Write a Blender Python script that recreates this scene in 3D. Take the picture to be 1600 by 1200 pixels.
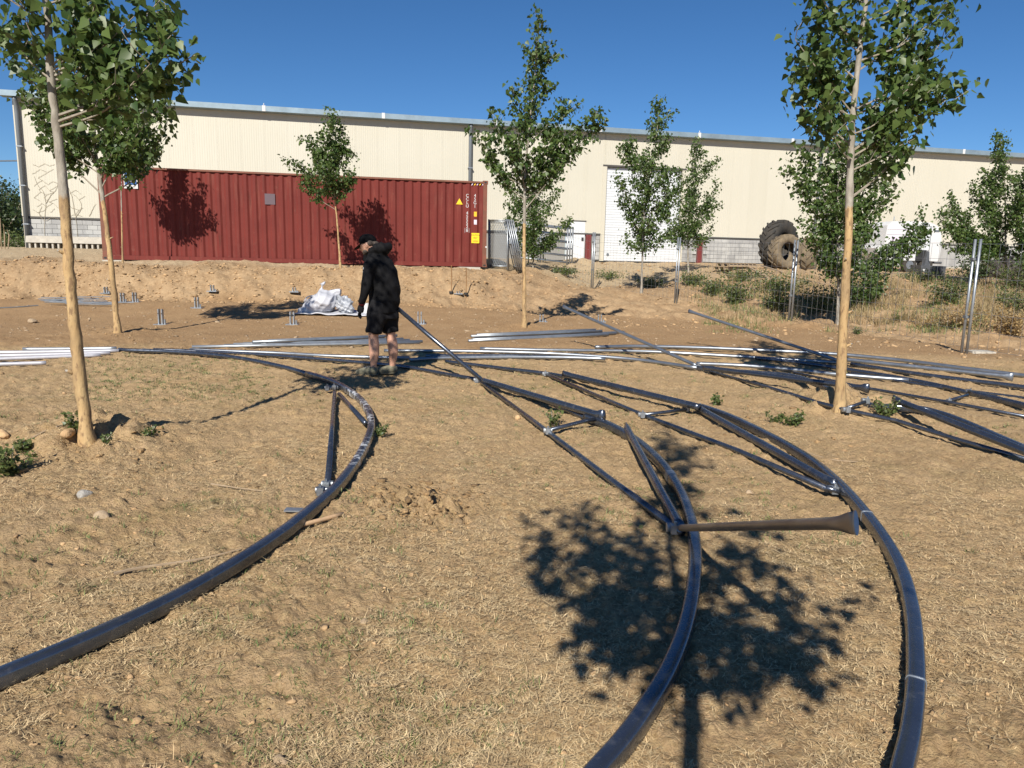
import bpy, math, random
import numpy as np
from mathutils import Vector, Matrix
R = math.radians
random.seed(7); rng = np.random.default_rng(7)
for o in list(bpy.data.objects): bpy.data.objects.remove(o)
scene = bpy.context.scene
COL = scene.collection

# ------------------------------------------------------------------ camera
F = 1150.0; PITCH = 0.169; ROLL = 0.0223; EYE = 1.49
fw = np.array([0, math.cos(PITCH), -math.sin(PITCH)])
r0 = np.array([1.0, 0, 0]); u0 = np.array([0, math.sin(PITCH), math.cos(PITCH)])
rt = r0*math.cos(ROLL) + u0*math.sin(ROLL)
up = u0*math.cos(ROLL) - r0*math.sin(ROLL)
CAM = np.array([0, 0, EYE])
cd = bpy.data.cameras.new('camera'); co = bpy.data.objects.new('camera', cd); COL.objects.link(co)
cd.sensor_width = 36; cd.lens = 36*F/1600; cd.clip_start = 0.05; cd.clip_end = 3000
co.matrix_world = Matrix(((rt[0], up[0], -fw[0], CAM[0]), (rt[1], up[1], -fw[1], CAM[1]), (rt[2], up[2], -fw[2], CAM[2]), (0, 0, 0, 1)))
scene.camera = co
# ------------------------------------------------------------------ sky and sun
SUN_AZ = R(14.0); SUN_EL = R(38.0)          # shadows run SUN_AZ to the right of straight ahead
w = bpy.data.worlds.new('World'); scene.world = w; w.use_nodes = True
nt = w.node_tree; bg = nt.nodes['Background']
sk = nt.nodes.new('ShaderNodeTexSky'); sk.sky_type = 'NISHITA'; sk.sun_disc = False
sk.sun_elevation = SUN_EL; sk.sun_rotation = math.pi + SUN_AZ
sk.air_density = 0.8; sk.dust_density = 0.0; sk.ozone_density = 6.0; sk.altitude = 600
hsv = nt.nodes.new('ShaderNodeHueSaturation'); hsv.inputs['Saturation'].default_value = 1.14
nt.links.new(sk.outputs[0], hsv.inputs['Color']); nt.links.new(hsv.outputs[0], bg.inputs[0]); bg.inputs[1].default_value = 0.065
sl = bpy.data.lights.new('sun', 'SUN'); so = bpy.data.objects.new('sun', sl); COL.objects.link(so)
sl.energy = 4.8; sl.angle = R(0.53); sl.color = (1.0, 0.94, 0.84)
ld = Vector((math.sin(SUN_AZ)*math.cos(SUN_EL), math.cos(SUN_AZ)*math.cos(SUN_EL), -math.sin(SUN_EL)))
so.rotation_euler = ld.to_track_quat('-Z', 'Y').to_euler(); so.location = (-10, -30, 30)
vs = scene.view_settings
vs.view_transform = 'Standard'; vs.look = 'None'; vs.gamma = 1; vs.exposure = 0.60; vs.use_curve_mapping = False
scene.render.engine = 'CYCLES'
scene.cycles.max_bounces = 6; scene.cycles.transparent_max_bounces = 8

# ------------------------------------------------------------------ helpers: noise
def _h(ix, iy, s):
    n = (ix*374761393 + iy*668265263 + s*974711) & 0x7fffffff
    n = ((n ^ (n >> 13))*1274126177) & 0x7fffffff
    return ((n ^ (n >> 16)) & 0xffff)/65535.0
def vnoise(x, y, s=0):
    x = np.asarray(x, float); y = np.asarray(y, float)
    ix = np.floor(x).astype(np.int64); iy = np.floor(y).astype(np.int64)
    fx = x-ix; fy = y-iy; fx = fx*fx*(3-2*fx); fy = fy*fy*(3-2*fy)
    a = _h(ix, iy, s); b = _h(ix+1, iy, s); c = _h(ix, iy+1, s); d = _h(ix+1, iy+1, s)
    return (a*(1-fx)+b*fx)*(1-fy) + (c*(1-fx)+d*fx)*fy - 0.5
def fbm(x, y, sc, oc=3, s=0):
    t = 0; am = 1.0
    for k in range(oc):
        cs, sn = math.cos(0.7*k+.3), math.sin(0.7*k+.3)
        t = t + am*vnoise((x*cs-y*sn)/sc+17.3*k, (x*sn+y*cs)/sc-9.1*k, s+k); sc *= 0.48; am *= 0.5
    return t
def sstep(t):
    t = np.clip(t, 0, 1); return t*t*(3-2*t)

# ------------------------------------------------------------------ terrain shape
GX  = [-60, -30, -20, -12, -8, -4, -1.0, 1.0, 3, 5.2, 7, 8.5, 12, 30, 60]
GYF = [15, 15.4, 17.2, 18.8, 19.3, 20, 20.4, 20.5, 20.5, 19.5, 17.6, 14.5, 13, 13, 13]
GYT = [22, 20.5, 20.2, 20.6, 21.3, 22.3, 23.4, 27, 37, 37, 33, 30, 30, 33, 33]
GZT = [1.3, 1.25, 1.15, 1.1, 1.08, 1.06, 1.05, 1.0, 1.42, 1.42, 1.3, 1.2, 1.2, 1.35, 1.4]
GLN = [0, 0, 0, 0, 0, 0, .2, .8, 1, 1, 1, 1, 1, 1, 1]
MOUNDS = []     # x, y, radius, height
CLODS = []
def H(x, y, micro=False):
    x = np.asarray(x, float); y = np.asarray(y, float)
    yf = np.interp(x, GX, GYF); yt = np.interp(x, GX, GYT); zt = np.interp(x, GX, GZT); ln = np.interp(x, GX, GLN)
    yf = yf + 0.9*vnoise(x/2.3, x*0+3.3, 5)
    pre = 0.24*sstep((y-14.5)/(yf-14.5))*(1-ln)
    t = (y-yf)/(yt-yf)
    z = pre + (zt-pre)*((1-ln)*sstep(t) + ln*np.clip(t, 0, 1))
    z = z + (1.46-zt)*sstep((y-yt)/9.0)
    onb = sstep((y-yf+1.0)/1.2)*(1-sstep((y-yt-1.5)/2.5))
    z = z + onb*(0.30*fbm(x, y, 1.7, 3, 11) + 0.12*ln*(vnoise(x/1.1, y/1.3, 31)))
    z = z + 0.05*fbm(x, y, 3.1, 2, 21)*(1-sstep((y-30)/6))
    for (mx, my, mr, mh) in MOUNDS:
        d2 = ((x-mx)**2 + (y-my)**2)/(mr*mr)
        z = z + mh*np.exp(-d2*1.6)*(1+0.9*vnoise(x/.17, y/.17, 3)+.5*vnoise(x/.07, y/.07, 4))
    if micro:
        flat = sstep((y-11.0)/2.5)*(1-sstep((y-yf+.8)/1.2))          # bare levelled soil
        a = 1-0.62*flat
        z = z + a*(0.045*fbm(x, y, .45, 4, 41) + 0.045*np.abs(fbm(x, y, .12, 4, 51)))
        z = z + 0.07*a*np.maximum(fbm(x, y, .16, 3, 61)-.30, 0)*sstep((fbm(x, y, 1.3, 2, 66)+.1)/.3)
        z = z + a*(.016*np.abs(fbm(x, y, .040, 2, 93)) - .014*np.maximum(.10-np.abs(fbm(x, y, .30, 3, 97)), 0)*6)
        if CLODS: z = z + .17*np.exp(-((x-CLODS[0])**2/.16+(y-CLODS[1])**2/.07))*np.abs(fbm(x, y, .09, 4, 57))
        z = z + onb*(0.11*fbm(x, y, .36, 4, 71) - 0.10*np.abs(fbm(x, y, .5, 3, 77)))
    return z
def ray(px, py):
    d = fw*F + rt*(px-800) + up*(600-py); return d/np.linalg.norm(d)
_TT = np.geomspace(1.2, 140, 700)
def gp(px, py, off=0.0):                                   # where the line of sight through a photo point meets the ground
    d = ray(px, py); P = CAM[None]+d[None]*_TT[:, None]; dz = P[:, 2]-H(P[:, 0], P[:, 1])-off
    k = np.nonzero(dz <= 0)[0]
    if len(k) == 0: return P[-1]
    i = max(1, int(k[0])); f_ = dz[i-1]/(dz[i-1]-dz[i]+1e-12); t = _TT[i-1]+(_TT[i]-_TT[i-1])*f_
    return CAM + d*t
def at(px, py, Y):                                # the point on that line at depth Y
    d = ray(px, py); return CAM + d*(Y/d[1])
_m = [(gp(137, 692), .70, .19), (gp(1312, 640), .80, .18), (gp(184, 520), .8, .10), (gp(819, 510), .6, .07)]
CLODS += list(gp(660, 795)[:2])
MOUNDS += [(p[0]-.0, p[1]-.05, r, h) for p, r, h in _m]

# ------------------------------------------------------------------ helpers: objects
def tag(o, label=None, cat=None, group=None, kind=None):
    if label: o['label'] = label
    if cat: o['category'] = cat
    if group: o['group'] = group
    if kind: o['kind'] = kind
    return o
def empty(name, loc, label=None, cat=None, group=None, rz=0):
    o = bpy.data.objects.new(name, None); COL.objects.link(o); o.location = [float(v) for v in loc]; o.rotation_euler = (0, 0, rz)
    o.empty_display_size = .2
    return tag(o, label, cat, group)
def org(o):
    p = np.zeros(3)
    while o is not None:
        p = p + np.array(o.location); o = o.parent
    return p
def link(name, me, mat, parent=None, smooth=False):
    o = bpy.data.objects.new(name, me); COL.objects.link(o)
    if mat is not None and len(me.materials) == 0: me.materials.append(mat)
    if parent is not None: o.parent = parent
    if smooth: me.polygons.foreach_set('use_smooth', [True]*len(me.polygons))
    return o
def npmesh(name, V, Fq, n):
    """V (k,3), Fq (m,n) faces of n corners"""
    me = bpy.data.meshes.new(name); V = np.asarray(V, np.float32); Fq = np.asarray(Fq, np.int32)
    me.vertices.add(len(V)); me.vertices.foreach_set('co', V.ravel())
    me.loops.add(Fq.size); me.loops.foreach_set('vertex_index', Fq.ravel())
    me.polygons.add(len(Fq)); me.polygons.foreach_set('loop_start', np.arange(0, Fq.size, n, dtype=np.int32))
    me.update(calc_edges=True); return me
def setattr_f(me, name, vals):
    a = me.attributes.new(name, 'FLOAT', 'POINT'); a.data.foreach_set('value', np.asarray(vals, np.float32))
class MB:
    def __init__(s): s.v = []; s.f = []; s.a = []
    def add(s, V, Fs, a=0.0):
        b = len(s.v); s.v += [tuple(float(c) for c in p) for p in V]; s.f += [[i+b for i in f] for f in Fs]
        s.a += list(a) if hasattr(a, '__len__') else [a]*len(V); return s
    def box(s, x0, x1, y0, y1, z0, z1):
        return s.add([(x0, y0, z0), (x1, y0, z0), (x1, y1, z0), (x0, y1, z0), (x0, y0, z1), (x1, y0, z1), (x1, y1, z1), (x0, y1, z1)],
                     [(0, 3, 2, 1), (4, 5, 6, 7), (0, 1, 5, 4), (1, 2, 6, 5), (2, 3, 7, 6), (3, 0, 4, 7)])
    def tube(s, P, r, n=8, sq=1.0, e=2.0, attr=None, up=(0, 0, 1), cap=True):
        """sweep along P; r one radius or list; sq = side/vertical stretch pair; e = superellipse power"""
        P = np.asarray(P, float); m = len(P)
        rr = np.full(m, r, float) if np.isscalar(r) else np.asarray(r, float)
        if not hasattr(sq, '__len__'): sq = (sq, 1.0)
        sqs = np.asarray(sq, float); sqs = np.tile(sqs, (m, 1)) if sqs.ndim == 1 else sqs
        T = np.gradient(P, axis=0); T /= np.linalg.norm(T, axis=1)[:, None]+1e-9
        U = np.array(up, float); V = []; A = []
        for i in range(m):
            t = T[i]; sd = np.cross(t, U)
            if np.linalg.norm(sd) < 1e-3: sd = np.cross(t, (0, 1, 0.01))
            sd /= np.linalg.norm(sd); n2 = np.cross(sd, t)
            for k in range(n):
                an = 2*math.pi*(k+.5)/n; c, q = math.cos(an), math.sin(an)
                c = math.copysign(abs(c)**(2/e), c); q = math.copysign(abs(q)**(2/e), q)
                V.append(P[i]+rr[i]*(sqs[i, 0]*c*sd + sqs[i, 1]*q*n2)); A.append(0 if attr is None else attr[i])
        Fs = []
        for i in range(m-1):
            for k in range(n):
                k2 = (k+1) % n; Fs.append((i*n+k, (i+1)*n+k, (i+1)*n+k2, i*n+k2))
        if cap: Fs += [tuple(range(n)), tuple((m-1)*n+k for k in range(n-1, -1, -1))]
        return s.add(V, Fs, A)
    def sphere(s, c, r, nu=10, nv=7, rot=None):
        r = (r, r, r) if np.isscalar(r) else r; V = [(0, 0, -1)]
        for j in range(1, nv):
            ph = -math.pi/2+math.pi*j/nv
            for i in range(nu): V.append((math.cos(ph)*math.cos(2*math.pi*i/nu), math.cos(ph)*math.sin(2*math.pi*i/nu), math.sin(ph)))
        V.append((0, 0, 1)); V = np.array(V)*np.array(r)
        if rot is not None: V = V @ np.array(rot).T
        V = V+np.array(c); Fs = []
        for i in range(nu): Fs.append((0, 1+(i+1) % nu, 1+i))
        for j in range(nv-2):
            for i in range(nu):
                a = 1+j*nu+i; b = 1+j*nu+(i+1) % nu; Fs.append((a, b, b+nu, a+nu))
        L = len(V)-1; q = 1+(nv-2)*nu
        for i in range(nu): Fs.append((q+i, q+(i+1) % nu, L))
        return s.add(V, Fs)
    def mesh(s, name, off=None):
        me = bpy.data.meshes.new(name); v = s.v
        if off is not None: v = [(a-off[0], b-off[1], c-off[2]) for a, b, c in v]
        me.from_pydata(v, [], s.f); me.update(); return me
    def build(s, name, mat, parent=None, local=False, smooth=False, attr=None):
        me = s.mesh(name, None if (local or parent is None) else org(parent))
        if attr: setattr_f(me, attr, s.a)
        return link(name, me, mat, parent, smooth)
    def thing(s, name, mat, label, cat, group=None, smooth=False, kind=None):
        V = np.array(s.v); c = np.array([V[:, 0].mean(), V[:, 1].mean(), V[:, 2].min()])
        me = s.mesh(name, c); o = link(name, me, mat, None, smooth); o.location = c
        return tag(o, label, cat, group, kind)
def remesh(mb, name, voxel, smooth=4, disp=None):
    me = mb.mesh(name); o = bpy.data.objects.new(name, me); COL.objects.link(o)
    m = o.modifiers.new('r', 'REMESH'); m.mode = 'VOXEL'; m.voxel_size = voxel
    m2 = o.modifiers.new('s', 'SMOOTH'); m2.iterations = smooth; m2.factor = .5
    dg = bpy.context.evaluated_depsgraph_get(); dg.update()
    out = bpy.data.meshes.new_from_object(o.evaluated_get(dg)); bpy.data.objects.remove(o); out.name = name
    if disp is not None:
        V = np.zeros(len(out.vertices)*3, np.float32); N = V.copy()
        out.vertices.foreach_get('co', V); out.vertices.foreach_get('normal', N)
        V = V.reshape(-1, 3); N = N.reshape(-1, 3); V = V + N*disp(V)[:, None]
        out.vertices.foreach_set('co', V.astype(np.float32).ravel()); out.update()
    return out
def crom(P, n=10):
    P = [np.asarray(p, float) for p in P]; P = [2*P[0]-P[1]]+P+[2*P[-1]-P[-2]]; out = []
    for i in range(1, len(P)-2):
        a, b, c, d = P[i-1:i+3]
        for k in range(n):
            t = k/n; out.append(.5*((2*b)+(-a+c)*t+(2*a-5*b+4*c-d)*t*t+(-a+3*b-3*c+d)*t**3))
    out.append(P[-2]); return np.array(out)

# ------------------------------------------------------------------ materials
def mat(name, col, rough=.7, metal=0.0, var=0.0, vscale=6.0, col2=None, bump=0.0, bscale=60.0, spec=None, island=0.0, coords='pos'):
    m = bpy.data.materials.new(name); m.use_nodes = True; n = m.node_tree.nodes; l = m.node_tree.links
    b = n['Principled BSDF']; b.inputs['Base Color'].default_value = (*col, 1); b.inputs['Roughness'].default_value = rough; b.inputs['Metallic'].default_value = metal
    if spec is not None: b.inputs['Specular IOR Level'].default_value = spec
    g = n.new('ShaderNodeNewGeometry')
    src = None
    if col2 is not None or var > 0:
        t = n.new('ShaderNodeTexNoise'); t.inputs['Scale'].default_value = vscale; t.inputs['Detail'].default_value = 5; t.inputs['Roughness'].default_value = .65
        l.new(g.outputs['Position'], t.inputs['Vector'])
        mr = n.new('ShaderNodeMapRange'); mr.inputs[1].default_value = .34; mr.inputs[2].default_value = .66
        l.new(t.outputs['Fac'], mr.inputs[0])
        mx = n.new('ShaderNodeMix'); mx.data_type = 'RGBA'
        c2 = col2 if col2 is not None else tuple(c*(1-var) for c in col)
        mx.inputs[6].default_value = (*col, 1); mx.inputs[7].default_value = (*c2, 1); l.new(mr.outputs[0], mx.inputs[0]); src = mx.outputs[2]
    if island > 0:
        hs = n.new('ShaderNodeHueSaturation'); mr2 = n.new('ShaderNodeMapRange'); mr2.inputs[3].default_value = 1-island; mr2.inputs[4].default_value = 1+island
        l.new(g.outputs['Random Per Island'], mr2.inputs[0]); l.new(mr2.outputs[0], hs.inputs['Value'])
        if src is not None: l.new(src, hs.inputs['Color'])
        else: hs.inputs['Color'].default_value = (*col, 1)
        src = hs.outputs[0]
    if src is not None: l.new(src, b.inputs['Base Color'])
    if bump > 0:
        t2 = n.new('ShaderNodeTexNoise'); t2.inputs['Scale'].default_value = bscale; t2.inputs['Detail'].default_value = 4
        l.new(g.outputs['Position'], t2.inputs['Vector']); bp = n.new('ShaderNodeBump'); bp.inputs['Strength'].default_value = bump; bp.inputs['Distance'].default_value = .02
        l.new(t2.outputs['Fac'], bp.inputs['Height']); l.new(bp.outputs[0], b.inputs['Normal'])
    return m
def mixrgb(n, l, fac, a, b):
    mx = n.new('ShaderNodeMix'); mx.data_type = 'RGBA'
    for s, v in ((0, fac), (6, a), (7, b)):
        if hasattr(v, 'is_output'): l.new(v, mx.inputs[s])
        elif s == 0: mx.inputs[0].default_value = v
        else: mx.inputs[s].default_value = (*v, 1)
    return mx.outputs[2]
def noise(n, l, vec, sc, lo, hi, det=4, rg=.6):
    t = n.new('ShaderNodeTexNoise'); t.inputs['Scale'].default_value = sc; t.inputs['Detail'].default_value = det; t.inputs['Roughness'].default_value = rg
    l.new(vec, t.inputs['Vector']); m = n.new('ShaderNodeMapRange'); m.inputs[1].default_value = lo; m.inputs[2].default_value = hi
    l.new(t.outputs['Fac'], m.inputs[0]); return m.outputs[0]
def attr(n, name):
    a = n.new('ShaderNodeAttribute'); a.attribute_name = name; return a.outputs['Fac']
def vmath(n, l, op, a, b):
    m = n.new('ShaderNodeMath'); m.operation = op
    for i, v in enumerate((a, b)):
        if hasattr(v, 'is_output'): l.new(v, m.inputs[i])
        else: m.inputs[i].default_value = v
    return m.outputs[0]

def mk_soil():
    m = bpy.data.materials.new('soil'); m.use_nodes = True; n = m.node_tree.nodes; l = m.node_tree.links; b = n['Principled BSDF']
    g = n.new('ShaderNodeNewGeometry').outputs['Position']
    near = mixrgb(n, l, noise(n, l, g, 2.2, .35, .65), (.50, .35, .20), (.42, .28, .148))
    near = mixrgb(n, l, noise(n, l, g, 26, .45, .75), near, (.56, .405, .21))
    near = mixrgb(n, l, vmath(n, l, 'MULTIPLY', noise(n, l, g, 45, .50, .66), .62), near, (.26, .165, .075))
    near = mixrgb(n, l, vmath(n, l, 'MULTIPLY', noise(n, l, g, .9, .55, .72), .5), near, (.27, .215, .095))
    near = mixrgb(n, l, vmath(n, l, 'MULTIPLY', noise(n, l, g, 1.1, .56, .70, 6), .6), near, (.54, .385, .215))
    bare = mixrgb(n, l, noise(n, l, g, 1.3, .35, .65), (.385, .248, .130), (.325, .202, .102))
    bare = mixrgb(n, l, noise(n, l, g, 18, .5, .8), bare, (.44, .295, .165))
    bank = mixrgb(n, l, noise(n, l, g, 2.0, .35, .65), (.41, .285, .165), (.31, .20, .108))
    bank = mixrgb(n, l, noise(n, l, g, 14, .5, .72), bank, (.50, .35, .20))
    grav = mixrgb(n, l, noise(n, l, g, 9, .4, .7), (.46, .36, .23), (.37, .27, .165))
    c = mixrgb(n, l, attr(n, 'bare'), near, bare); c = mixrgb(n, l, attr(n, 'bank'), c, bank); c = mixrgb(n, l, attr(n, 'gravel'), c, grav)
    far = mixrgb(n, l, noise(n, l, g, .12, .4, .6), (.25, .19, .08), (.12, .13, .05))
    c = mixrgb(n, l, attr(n, 'far'), c, far)
    c = mixrgb(n, l, noise(n, l, g, 75, .62, .8), c, (.52, .41, .27))
    l.new(c, b.inputs['Base Color']); b.inputs['Roughness'].default_value = .95; b.inputs['Specular IOR Level'].default_value = .15
    t = n.new('ShaderNodeTexNoise'); t.inputs['Scale'].default_value = 70; t.inputs['Detail'].default_value = 6; t.inputs['Roughness'].default_value = .7; l.new(g, t.inputs['Vector'])
    bp = n.new('ShaderNodeBump'); bp.inputs['Strength'].default_value = 1.0; bp.inputs['Distance'].default_value = .03; l.new(t.outputs['Fac'], bp.inputs['Height']); l.new(bp.outputs[0], b.inputs['Normal'])
    return m
def mk_leaf(name, c1, c2, trans=.35):
    m = bpy.data.materials.new(name); m.use_nodes = True; n = m.node_tree.nodes; l = m.node_tree.links; b = n['Principled BSDF']
    g = n.new('ShaderNodeNewGeometry'); c = mixrgb(n, l, g.outputs['Random Per Island'], c1, c2)
    l.new(c, b.inputs['Base Color']); b.inputs['Roughness'].default_value = .42; b.inputs['Specular IOR Level'].default_value = .4
    tr = n.new('ShaderNodeBsdfTranslucent'); hs = n.new('ShaderNodeHueSaturation'); hs.inputs['Value'].default_value = 1.7; hs.inputs['Hue'].default_value = .48; l.new(c, hs.inputs['Color']); l.new(hs.outputs[0], tr.inputs[0])
    mx = n.new('ShaderNodeMixShader'); mx.inputs[0].default_value = trans; l.new(b.outputs[0], mx.inputs[1]); l.new(tr.outputs[0], mx.inputs[2])
    l.new(mx.outputs[0], n['Material Output'].inputs[0]); return m
def mk_trunk():
    m = bpy.data.materials.new('poplar_bark'); m.use_nodes = True; n = m.node_tree.nodes; l = m.node_tree.links; b = n['Principled BSDF']
    g = n.new('ShaderNodeNewGeometry').outputs['Position']
    sc = n.new('ShaderNodeVectorMath'); sc.operation = 'MULTIPLY'; sc.inputs[1].default_value = (1, 1, .35); l.new(g, sc.inputs[0]); gs = sc.outputs[0]
    bark = mixrgb(n, l, noise(n, l, gs, 18, .35, .65), (.20, .175, .14), (.34, .31, .26))
    wood = mixrgb(n, l, noise(n, l, gs, 9, .3, .7), (.47, .335, .165), (.37, .235, .105))
    wood = mixrgb(n, l, vmath(n, l, 'MULTIPLY', noise(n, l, gs, 34, .52, .62), .8), wood, (.17, .10, .05))
    wood = mixrgb(n, l, vmath(n, l, 'MULTIPLY', noise(n, l, gs, 5.5, .50, .62), .65), wood, (.22, .145, .075))
    f = vmath(n, l, 'ADD', attr(n, 'peel'), vmath(n, l, 'MULTIPLY', vmath(n, l, 'SUBTRACT', noise(n, l, gs, 6, .2, .8), .5), .5))
    mr = n.new('ShaderNodeMapRange'); mr.inputs[1].default_value = .46; mr.inputs[2].default_value = .54; l.new(f, mr.inputs[0])
    l.new(mixrgb(n, l, mr.outputs[0], bark, wood), b.inputs['Base Color']); b.inputs['Roughness'].default_value = .8
    t = n.new('ShaderNodeTexNoise'); t.inputs['Scale'].default_value = 45; t.inputs['Detail'].default_value = 4; l.new(gs, t.inputs['Vector'])
    bp = n.new('ShaderNodeBump'); bp.inputs['Strength'].default_value = .5; bp.inputs['Distance'].default_value = .01; l.new(t.outputs['Fac'], bp.inputs['Height']); l.new(bp.outputs[0], b.inputs['Normal'])
    return m
def mk_steel(name, col, rough, metal=.85, white=False):
    m = bpy.data.materials.new(name); m.use_nodes = True; n = m.node_tree.nodes; l = m.node_tree.links; b = n['Principled BSDF']
    g = n.new('ShaderNodeNewGeometry').outputs['Position']
    c = mixrgb(n, l, noise(n, l, g, 7, .35, .65), col, tuple(x*.8 for x in col))
    dust = vmath(n, l, 'MULTIPLY', noise(n, l, g, 16, .56, .74), .22)
    c = mixrgb(n, l, dust, c, (.33, .26, .18)); met = vmath(n, l, 'SUBTRACT', metal, vmath(n, l, 'MULTIPLY', dust, metal))
    scr = vmath(n, l, 'MULTIPLY', noise(n, l, g, 55, .66, .70, 6, .75), .45); c = mixrgb(n, l, scr, c, (.50, .49, .47)); met = vmath(n, l, 'SUBTRACT', met, vmath(n, l, 'MULTIPLY', scr, .5))
    if white:
        wf = vmath(n, l, 'MULTIPLY', attr(n, 'scuff'), noise(n, l, g, 22, .5, .56)); c = mixrgb(n, l, wf, c, (.62, .64, .66))
        met = vmath(n, l, 'MULTIPLY', met, vmath(n, l, 'SUBTRACT', 1.0, wf))
    l.new(c, b.inputs['Base Color']); l.new(met, b.inputs['Metallic'])
    rr = noise(n, l, g, 25, .2, .8); mr = n.new('ShaderNodeMapRange'); mr.inputs[3].default_value = rough-.07; mr.inputs[4].default_value = rough+.1; l.new(rr, mr.inputs[0]); l.new(mr.outputs[0], b.inputs['Roughness'])
    return m
def mk_container():
    m = bpy.data.materials.new('container_paint'); m.use_nodes = True; n = m.node_tree.nodes; l = m.node_tree.links; b = n['Principled BSDF']
    g = n.new('ShaderNodeNewGeometry').outputs['Position']
    c = mixrgb(n, l, noise(n, l, g, 1.1, .3, .7), (.150, .026, .020), (.120, .020, .016))
    c = mixrgb(n, l, vmath(n, l, 'MULTIPLY', noise(n, l, g, 7, .62, .75), .5), c, (.18, .062, .046))
    c = mixrgb(n, l, vmath(n, l, 'MULTIPLY', noise(n, l, g, 30, .68, .74), .7), c, (.15, .05, .03))
    sv = n.new('ShaderNodeVectorMath'); sv.operation = 'MULTIPLY'; sv.inputs[1].default_value = (1, 1, .12); l.new(g, sv.inputs[0])
    c = mixrgb(n, l, vmath(n, l, 'MULTIPLY', noise(n, l, sv.outputs[0], 6, .55, .72), .55), c, (.20, .062, .045))
    c = mixrgb(n, l, vmath(n, l, 'MULTIPLY', noise(n, l, sv.outputs[0], 11, .60, .72), .6), c, (.075, .020, .013))
    l.new(c, b.inputs['Base Color']); b.inputs['Roughness'].default_value = .68; b.inputs['Specular IOR Level'].default_value = .25; return m
def mk_block(name, c1, c2, c3):
    m = bpy.data.materials.new(name); m.use_nodes = True; n = m.node_tree.nodes; l = m.node_tree.links; b = n['Principled BSDF']
    ge = n.new('ShaderNodeNewGeometry'); g = ge.outputs['Position']; oi = n.new('ShaderNodeObjectInfo').outputs['Random']
    c = mixrgb(n, l, oi, c1, c2); sc = n.new('ShaderNodeVectorMath'); sc.operation = 'MULTIPLY'; sc.inputs[1].default_value = (1, 1, .3); l.new(g, sc.inputs[0])
    c = mixrgb(n, l, vmath(n, l, 'MULTIPLY', noise(n, l, sc.outputs[0], 2.2, .45, .7), .8), c, c3); l.new(c, b.inputs['Base Color']); b.inputs['Roughness'].default_value = .9
    return m

M = {}
M['soil'] = mk_soil()
M['straw'] = mat('dry_straw', (.62, .48, .275), .85, var=.4, vscale=9, col2=(.38, .265, .135), island=.5)
M['grass'] = mat('green_grass', (.085, .125, .035), .7, col2=(.17, .18, .06), vscale=5, island=.35)
M['dryg'] = mat('dry_scrub_grass', (.36, .265, .14), .85, col2=(.22, .175, .085), vscale=1.5, island=.35)
M['clod'] = mat('soil_clod', (.42, .28, .148), .95, col2=(.32, .205, .105), vscale=4, island=.3, bump=.6, bscale=40)
M['stone'] = mat('pale_stone', (.38, .285, .185), .9, col2=(.28, .205, .13), vscale=12, bump=.5, bscale=50)
M['leaf'] = mk_leaf('poplar_leaf', (.032, .070, .018), (.115, .165, .045))
M['leaf_y'] = mk_leaf('weed_leaf', (.05, .085, .022), (.13, .15, .05), .25)
M['weed_dry'] = mk_leaf('dry_weed', (.22, .15, .06), (.36, .25, .11), .2)
M['leaf_far'] = mk_leaf('hedge_leaf', (.03, .055, .02), (.06, .085, .03), .25)
M['trunk'] = mk_trunk()
M['twig'] = mat('twig_bark', (.20, .165, .12), .85, col2=(.29, .26, .21), vscale=20)
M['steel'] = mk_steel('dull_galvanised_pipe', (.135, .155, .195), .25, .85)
M['steel_w'] = mk_steel('scuffed_galvanised_pipe', (.135, .155, .195), .25, .85, True)
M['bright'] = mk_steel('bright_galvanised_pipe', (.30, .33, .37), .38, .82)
M['galv'] = mk_steel('galvanised_steel', (.38, .41, .44), .42, .75)
M['pvc'] = mat('white_pipe_coating', (.45, .45, .49), .4, .2, var=.15, vscale=12)
M['brown_pole'] = mk_steel('dusty_pipe', (.30, .265, .23), .38, .75)
M['cont'] = mk_container()
M['cont_rust'] = mat('rusty_container_frame', (.19, .06, .035), .65, col2=(.13, .055, .03), vscale=5)
M['cream'] = mat('cream_cladding', (.50, .47, .385), .5, var=.05, vscale=.7)
def mk_clad():
    m = bpy.data.materials.new('cream_cladding'); m.use_nodes = True; n = m.node_tree.nodes; l = m.node_tree.links; b = n['Principled BSDF']
    g = n.new('ShaderNodeNewGeometry').outputs['Position']; oi = n.new('ShaderNodeObjectInfo').outputs['Random']
    c = mixrgb(n, l, oi, (.50, .475, .395), (.485, .46, .38))
    sv = n.new('ShaderNodeVectorMath'); sv.operation = 'MULTIPLY'; sv.inputs[1].default_value = (1, 1, .08); l.new(g, sv.inputs[0])
    c = mixrgb(n, l, vmath(n, l, 'MULTIPLY', noise(n, l, sv.outputs[0], 2.5, .50, .75), .35), c, (.46, .435, .355))
    c = mixrgb(n, l, vmath(n, l, 'MULTIPLY', noise(n, l, g, .35, .45, .65), .25), c, (.545, .52, .445))
    l.new(c, b.inputs['Base Color']); b.inputs['Roughness'].default_value = .55; return m
M['cream'] = mk_clad()
M['cream2'] = mat('cream_trim', (.50, .47, .385), .5)
M['gutter'] = mat('pale_gutter_sheet', (.30, .385, .44), .4, .45, var=.25, vscale=1.5)
M['dgrey'] = mat('dark_grey_pipe', (.13, .145, .16), .45)
M['dark'] = mat('dark_trim', (.06, .055, .05), .6)
M['wdoor'] = mat('white_door_paint', (.60, .62, .64), .4, var=.05, vscale=1.2)
M['maroon'] = mat('maroon_steel', (.16, .028, .025), .5, var=.2, vscale=4)
M['block'] = mk_block('concrete_block', (.40, .40, .385), (.30, .30, .295), (.20, .20, .20))
M['mortar'] = mat('mortar', (.24, .235, .22), .95)
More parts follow.
